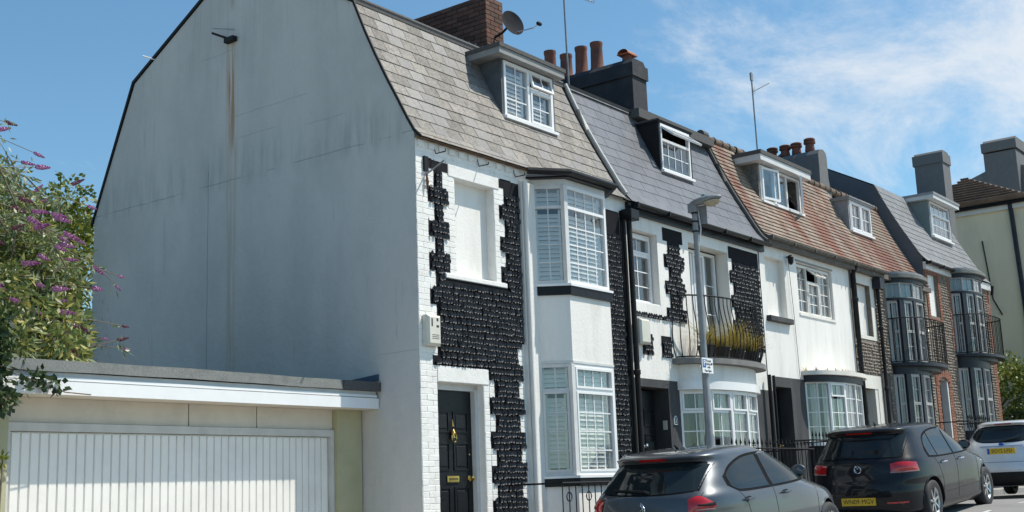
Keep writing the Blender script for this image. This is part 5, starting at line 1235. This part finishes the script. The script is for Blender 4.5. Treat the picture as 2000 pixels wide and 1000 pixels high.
def handle(o,C,x,z,sgn,m):
    y=sgn*(C.yw(x,z)+.002)
    cup=MB(); cup.lathe([(0,.0),(.05,.0),(.058,-.0)],(x,y+sgn*.001,z-.005),16,'y')
    for i,v in enumerate(cup.v): cup.v[i]=(x+(v[0]-x)*1.5,v[1],z-.005+(v[2]-z+.005)*.62)
    c=cup.build('handle_recess',blackm,o)
    MB().tube([(x-.10,y+sgn*.004,z),(x-.08,y+sgn*.03,z+.004),(x+.08,y+sgn*.03,z+.006),(x+.10,y+sgn*.004,z+.002)],[.010,.014,.014,.010],8).build('door_handle',m,o,smooth=True)
def seam(mb,C,pts,sgn,r=.0035):
    q=[]
    for (x0,z0),(x1,z1) in zip(pts,pts[1:]):
        for k in range(8): t=k/8; x=x0+(x1-x0)*t; z=z0+(z1-z0)*t; q.append((x,sgn*(C.yw(x,z)-.0005),z))
    x,z=pts[-1]; q.append((x,sgn*C.yw(x,z),z)); mb.tube(q,r,5)
def rseam(mb,C,pts,r=.0035):
    q=[]
    for (y0,z0),(y1,z1) in zip(pts,pts[1:]):
        for k in range(8): t=k/8; y=y0+(y1-y0)*t; z=z0+(z1-z0)*t; q.append((C.xr(y,z)-.0005,y,z))
    y,z=pts[-1]; q.append((C.xr(y,z),y,z)); mb.tube(q,r,5)
def mirror(o,C,x,z,sgn,m):
    y=C.yw(x,z); mb=MB(); mb.tube([(x,sgn*(y-.02),z-.02),(x-.01,sgn*(y+.07),z+.0)],[.03,.025],8); mb.build('mirror_arm',blackm,o)
    sh=MB(); cx,cy,cz=x-.01,sgn*(y+.13),z+.05
    sh.grid(lambda u,v:(cx+.075*(math.sin(math.pi*u)**.75)*math.cos(2*math.pi*v)*(1.2 if math.cos(2*math.pi*v)>0 else .45),cy+sgn*(-.10+.20*u),cz+.075*(math.sin(math.pi*u)**.55)*math.sin(2*math.pi*v)),14,20)
    k=sh.build('door_mirror',m,o,smooth=True,ang=60); MB().grid(lambda u,v:(cx-.036,cy+sgn*(-.075+.15*u),cz-.05+.10*v),2,2).build('mirror_glass',chrome,k)
def numberplate(o,C,y0,z0,txt,euro=False):
    x=C.xr(y0,z0)-.012; T=Matrix.Translation((x,y0,z0))@Matrix.Rotation(R(-90),4,'Z')@Matrix.Rotation(R(0),4,'X')
    p=MB(T).box(-.26,.26,-.006,.006,-.0555,.0555).build('number_plate',plateY,o)
    if euro: MB(T).box(-.258,-.215,-.0075,-.006,-.054,.054).build('blue_strip',bluem,p)
    text_obj('registration',txt,.098,inkm,p,T@Matrix.Translation((.018 if euro else 0,-.008,0)),.0006,bold=0,sx=.92)
trimm=mat('black window trim',(.008,.008,.009),(.012,.012,.013),9,.7,spec=.05)
def windows(o,C,polys,rw_,ws,gz_=None):
    for sgn in(-1,1):
        for (x0,x1,zb,zt) in polys['trim']: C.side(MB(),x0,x1,zb,zt,.0025,sgn,34,6).build('window_surround',trimm,o,smooth=True)
        for (x0,x1,zb,zt) in polys['glass']: C.side(MB(),x0,x1,zb,zt,.006,sgn,24,8).build('side_window',cglass,o,smooth=True)
    y,zb,zt=rw_; C.rear(MB(),-y-.02,y+.02,lambda v:zb(v)-.015,lambda v:zt(v)+.02,.002).build('window_surround',trimm,o,smooth=True); C.rear(MB(),-y,y,zb,zt,.006,28,10).build('rear_window',cglass,o,smooth=True)
    y,zb,zt=ws; C.front(MB(),-y,y,zb,zt,.005,24,10).build('windscreen',cglass,o,smooth=True)
# --- grey hatchback
P1=carpaint('dark grey metallic paint',(.058,.066,.076),.6,.36,.9); L1=3.97
rows=[(.17,.16,L1-.22,.78,4.5,4),(.24,.05,L1-.07,.845,4.5,4),(.36,.01,L1-.01,.868,4.5,3.6),(.50,.0,L1,.872,4.5,3.4),(.62,.03,L1-.02,.872,4.6,3.4),(.70,.06,L1-.08,.868,4.8,3.4),(.78,.09,L1-.22,.862,5,3.4),(.85,.11,L1-.52,.855,5,3.6),(.92,.135,L1-.86,.838,5,4),(.97,.16,L1-1.08,.815,5,4.4),(1.04,.23,L1-1.22,.775,5,5),(1.14,.33,L1-1.40,.730,5,5),(1.24,.42,L1-1.60,.685,4.6,5),(1.32,.50,L1-1.78,.652,4.4,4.6),(1.38,.44,L1-1.96,.622,4.2,4.2),(1.42,.55,L1-2.10,.575,3.8,4),(1.445,.80,L1-2.3,.48,3.2,3.5),(1.458,1.15,L1-2.5,.30,2.6,3),(1.462,1.55,L1-2.6,.08,2.2,2.4)]
o1,C=car('parked_car','dark grey metallic hatchback with a red claw tail lamp, nearest of the parked cars',None,rows,L1,.62,3.16,.312,P1,(5,(-.035,.035)))
top=smooth([(.70,1.12),(.85,1.21),(1.1,1.285),(1.4,1.325),(1.9,1.33),(2.2,1.29),(2.5,1.205),(2.8,1.08),(2.98,1.01)])
bot=smooth([(.70,1.06),(.80,1.00),(.95,.975),(1.5,.965),(2.2,.965),(2.98,.985)])
sub=lambda f,d:(lambda x:f(x)+d)
windows(o1,C,{'trim':[(.68,2.98,sub(bot,-.02),sub(top,.022))],'glass':[(.74,1.58,sub(bot,.004),sub(top,-.004)),(1.67,2.60,sub(bot,.004),sub(top,-.004)),(2.64,2.93,sub(bot,.008),sub(top,-.008))]},(.60,lambda y:1.0+.03*(abs(y)/.6)**2,lambda y:1.315-.03*(abs(y)/.6)**4),(.60,lambda y:1.0,lambda y:1.36-.02*y*y))
sm=MB()
for sg in(-1,1):
    seam(sm,C,[(1.64,.96),(1.66,.7),(1.60,.30)],sg); seam(sm,C,[(.83,.97),(.95,.85),(1.02,.62),(1.0,.45)],sg); seam(sm,C,[(2.86,.96),(2.80,.6),(2.75,.3)],sg); seam(sm,C,[(1.0,.30),(2.8,.30)],sg)
rseam(sm,C,[(-.66,1.0),(-.60,.72),(-.5,.56),(.5,.56),(.60,.72),(.66,1.0)]); sm.build('panel_seam',blackm,o1,kind='stuff')
for sg in(-1,1):
    handle(o1,C,.98,.865,sg,P1); handle(o1,C,1.92,.86,sg,P1); mirror(o1,C,2.78,1.0,sg,P1)
    lb=MB(); C.corner(lb,.33,.86,lambda u:.81+.03*u-.03*math.sin(math.pi*u)*(1-u),lambda u:.935+.045*math.sin(math.pi*min(1,u*1.1))-.05*u*u,.010,sg,.018); lo=lb.build('tail_lamp',lampred,o1,smooth=True)
    C.corner(MB(),.50,.84,lambda u:.865-.01*u,lambda u:.885+.01*u,.026,sg,.004).build('lamp_trim',blackm,lo)
    C.corner(MB(),.45,.80,lambda u:.815,lambda u:.835,.024,sg,.003).build('lamp_trim',lampclr,lo)
sp_=MB(); C.rear(sp_,-.56,.56,lambda y:1.325,lambda y:1.385-.02*abs(y),.05,16,4); sp_=sp_.build('spoiler',P1,o1,smooth=True); C.rear(MB(),-.17,.17,lambda y:1.345,lambda y:1.372,.056,8,2).build('brake_light',lampred,o1)
MB().tube([(C.xr(-.05,1.03)-.02,-.05,1.01),(C.xr(.0,1.03)-.03,.0,1.035),(C.xr(.42,1.05)-.016,.42,1.06)],[.018,.014,.008],6).build('rear_wiper',blackm,o1)
em=MB(); xe=C.xr(0,.86)-.006
for q in([(-.035,.83),(-.02,.87),(.0,.885),(.02,.88),(.03,.90)],[(0,.885),(.0,.85),(-.02,.82)],[(.0,.85),(.022,.835),(.02,.815)],[(-.005,.89),(.012,.91),(.03,.915)]): em.tube([(C.xr(0,z_)-.008,y_,z_) for y_,z_ in q],.0075,6)
em.build('badge',chrome,o1,smooth=True)
numberplate(o1,C,0,.68,'',False) if False else None
MB().box(C.xr(0,.7)-.018,C.xr(0,.7)-.004,-.26,.26,.66,.77).build('number_plate',plateY,o1)
t_=MB().tube([(1.0,.0,1.455),(.93,.0,1.50)],[.02,.008],6).build('roof_aerial',blackm,o1)
C.rear(MB(),-.74,.74,lambda y:.20,lambda y:.33,.004).build('bumper_insert',blackm,o1)
put(o1,(.76,-2.48,gz(.76)))
# --- black hatchback
P2=carpaint('black paint',(.004,.005,.008),.0,.35,.55,.12); L2=4.2
rows=[(.17,.14,L2-.22,.80,4.5,4),(.24,.04,L2-.07,.865,5,4),(.36,.01,L2-.01,.888,5,3.6),(.50,.0,L2,.892,5,3.4),(.62,.02,L2-.02,.890,5,3.4),(.70,.05,L2-.07,.888,5.4,3.4),(.78,.075,L2-.20,.882,5.4,3.4),(.85,.09,L2-.5,.872,5.4,3.6),(.92,.11,L2-.90,.855,5.4,4),(.97,.135,L2-1.16,.835,5.4,4.4),(1.04,.19,L2-1.30,.80,5.4,5),(1.14,.26,L2-1.47,.755,5.2,5),(1.24,.33,L2-1.66,.71,5,5),(1.34,.39,L2-1.86,.672,4.8,4.6),(1.41,.34,L2-2.04,.64,4.6,4.2),(1.445,.42,L2-2.18,.595,4.2,4),(1.465,.68,L2-2.4,.50,3.4,3.5),(1.478,1.10,L2-2.6,.30,2.6,3),(1.482,1.6,L2-2.7,.08,2.2,2.4)]
o2,C=car('parked_car','glossy black hatchback with yellow rear plate, between the grey car and the silver one',None,rows,L2,.78,3.36,.318,P2,(7,(0,)))
top=smooth([(.80,1.06),(.95,1.24),(1.15,1.315),(1.5,1.355),(2.0,1.355),(2.3,1.31),(2.6,1.22),(2.9,1.08),(3.08,1.0)])
bot=smooth([(.80,.985),(1.2,.965),(2.2,.96),(3.08,.975)])
windows(o2,C,{'trim':[(.80,3.06,sub(bot,-.018),sub(top,.02))],'glass':[(.86,1.16,sub(bot,.008),sub(top,-.01)),(1.20,1.86,sub(bot,.004),sub(top,-.004)),(1.93,3.0,sub(bot,.004),sub(top,-.004))]},(.62,lambda y:1.02,lambda y:1.345-.02*(abs(y)/.6)**4),(.62,lambda y:1.0,lambda y:1.38-.02*y*y))
sm=MB()
for sg in(-1,1):
    seam(sm,C,[(1.90,.95),(1.90,.7),(1.82,.30)],sg); seam(sm,C,[(1.0,.96),(1.12,.82),(1.20,.62),(1.18,.45)],sg); seam(sm,C,[(2.98,.95),(2.93,.6),(2.9,.3)],sg); seam(sm,C,[(1.2,.28),(2.95,.28)],sg)
    seam(sm,C,[(1.25,.42),(2.9,.44)],sg,.005)
rseam(sm,C,[(-.70,1.0),(-.66,.78),(-.6,.55),(.6,.55),(.66,.78),(.70,1.0)]); sm.build('panel_seam',blackm,o2,kind='stuff')
for sg in(-1,1):
    handle(o2,C,1.32,.86,sg,chrome); handle(o2,C,2.12,.86,sg,chrome); mirror(o2,C,2.92,.99,sg,P2)
    lb=MB(); C.corner(lb,.22,.92,lambda u:.80,lambda u:.93+.03*math.sin(math.pi*u)*(1-u*.5),.008,sg,.014); lo=lb.build('tail_lamp',lampred,o2,smooth=True)
    C.corner(MB(),.21,.91,lambda u:.795,lambda u:.815,.016,sg,.003).build('lamp_trim',lampclr,lo)
    C.rear(MB(),sg*.42,sg*.70,lambda y:.36,lambda y:.385,.008,6,2).build('reflector',lampred,o2)
sp_=MB(); C.rear(sp_,-.60,.60,lambda y:1.35,lambda y:1.415-.02*abs(y),.06,16,4); sp_.build('spoiler',P2,o2,smooth=True); C.rear(MB(),-.2,.2,lambda y:1.37,lambda y:1.39,.066,8,2).build('brake_light',lampred,o2)
MB().tube([(C.xr(0,1.03)-.02,0,1.02),(C.xr(.38,1.05)-.014,.38,1.055)],[.016,.007],6).build('rear_wiper',blackm,o2)
Tb=Matrix.Translation((C.xr(0,.86)-.010,0,.86))@Matrix.Rotation(R(-90),4,'Z')
em=MB(Tb); em.tube([(.052*math.cos(a),0,.052*math.sin(a)) for a in [2*math.pi*i/24 for i in range(24)]],.006,6,closed=True)
em.tube([(-.022,0,.044),(0,0,.008),(.022,0,.044)],.005,5); em.tube([(-.044,0,.018),(-.022,0,-.040),(0,0,.0),(.022,0,-.040),(.044,0,.018)],.005,5); em.build('badge',chrome,o2,smooth=True)
numberplate(o2,C,0,.40,'WN09 MGV')
MB().tube([(1.0,.0,1.47),(.92,.0,1.53)],[.016,.006],6).build('roof_aerial',blackm,o2)
put(o2,(6.86,-2.50,gz(6.86)-.04))
# --- silver hatchback
P3=carpaint('silver metallic paint',(.66,.67,.68),.4,.32); L3=3.95
rows=[(.20,.16,L3-.22,.78,4.5,4),(.26,.06,L3-.07,.83,4.5,4),(.38,.01,L3-.01,.855,4.5,3.6),(.52,.0,L3,.860,4.5,3.4),(.64,.03,L3-.02,.860,4.6,3.4),(.72,.06,L3-.08,.857,4.8,3.4),(.80,.08,L3-.22,.85,5,3.4),(.87,.10,L3-.55,.842,5,3.6),(.94,.125,L3-.9,.825,5,4),(1.0,.16,L3-1.12,.80,5,4.4),(1.07,.22,L3-1.25,.765,5,5),(1.16,.31,L3-1.42,.72,5,5),(1.26,.40,L3-1.62,.68,4.6,5),(1.35,.47,L3-1.82,.63,4.2,4.6),(1.41,.43,L3-1.98,.58,4,4.2),(1.45,.54,L3-2.12,.52,3.6,4),(1.472,.80,L3-2.32,.43,3,3.5),(1.484,1.15,L3-2.5,.28,2.6,3),(1.488,1.55,L3-2.6,.08,2.2,2.4)]
o3,C=car('parked_car','silver hatchback with a rounded rear window and yellow plate, farthest up the hill',None,rows,L3,.62,3.11,.305,P3,(5,(-.03,.03)))
top=smooth([(.80,1.14),(1.0,1.26),(1.3,1.345),(1.7,1.385),(2.1,1.35),(2.45,1.25),(2.95,1.03)]); bot=smooth([(.80,1.10),(1.0,1.06),(1.5,1.02),(2.95,.985)])
windows(o3,C,{'trim':[(.78,2.95,sub(bot,-.02),sub(top,.02))],'glass':[(.84,1.55,sub(bot,.004),sub(top,-.004)),(1.63,2.85,sub(bot,.004),sub(top,-.004))]},(.615,lambda y:1.045+.13*(abs(y)/.62)**5,lambda y:1.345-.10*(abs(y)/.62)**5),(.60,lambda y:1.03,lambda y:1.38-.02*y*y))
sm=MB(); rseam(sm,C,[(-.66,1.1),(-.62,.82),(-.52,.66),(.52,.66),(.62,.82),(.66,1.1)])
for sg in(-1,1): seam(sm,C,[(1.6,1.0),(1.6,.6),(1.55,.3)],sg)
sm.build('panel_seam',blackm,o3,kind='stuff')
for sg in(-1,1):
    handle(o3,C,1.15,.93,sg,P3); handle(o3,C,2.0,.92,sg,P3); mirror(o3,C,2.74,1.03,sg,P3)
    C.corner(MB(),.86,1.25,lambda u:.93-.02*u,lambda u:1.22-.05*u,.008,sg,.012).build('tail_lamp',lampred,o3,smooth=True)
C.rear(MB(),-.40,.40,lambda y:.955,lambda y:.975,.010,10,2).build('chrome_strip',chrome,o3)
eb=MB(Matrix.Translation((C.xr(0,1.0)-.014,0,1.0))@Matrix.Rotation(R(-90),4,'Z')); eb.lathe([(0,-.006),(.030,-.004),(.032,0)],(0,0,0),18,'y'); eb.v=[(v[0],(v[1])*1.6,v[2]) for v in eb.v]; eb.build('badge',bluem,o3)
numberplate(o3,C,0,.87,'EO12 LFD',True)
sp_=MB(); C.rear(sp_,-.56,.56,lambda y:1.375,lambda y:1.42-.02*abs(y),.04,16,4); sp_.build('spoiler',P3,o3,smooth=True); C.rear(MB(),-.16,.16,lambda y:1.383,lambda y:1.40,.046,8,2).build('brake_light',lampred,o3)
MB().tube([(C.xr(0,1.06)-.02,0,1.05),(C.xr(-.3,1.10)-.016,-.36,1.12)],[.018,.008],6).build('rear_wiper',blackm,o3)
C.rear(MB(),-.76,.76,lambda y:.21,lambda y:.47,.004).build('bumper_insert',blackm,o3)
put(o3,(13.72,-2.6,gz(13.72)+.03)); o3.rotation_euler=(0,-.004,0)
# ---------------------------------------------------------------- the light post's banding, manhole and litter of the street
for x_,y_,lab in((2.2,-1.05,'small square iron cover in the pavement in front of the shuttered bay'),):
    c_=MB().box(x_-.2,x_+.2,y_-.15,y_+.15,gz(x_)+.116,gz(x_)+.128).build('iron_cover',rust); tag(c_,lab,'cover')
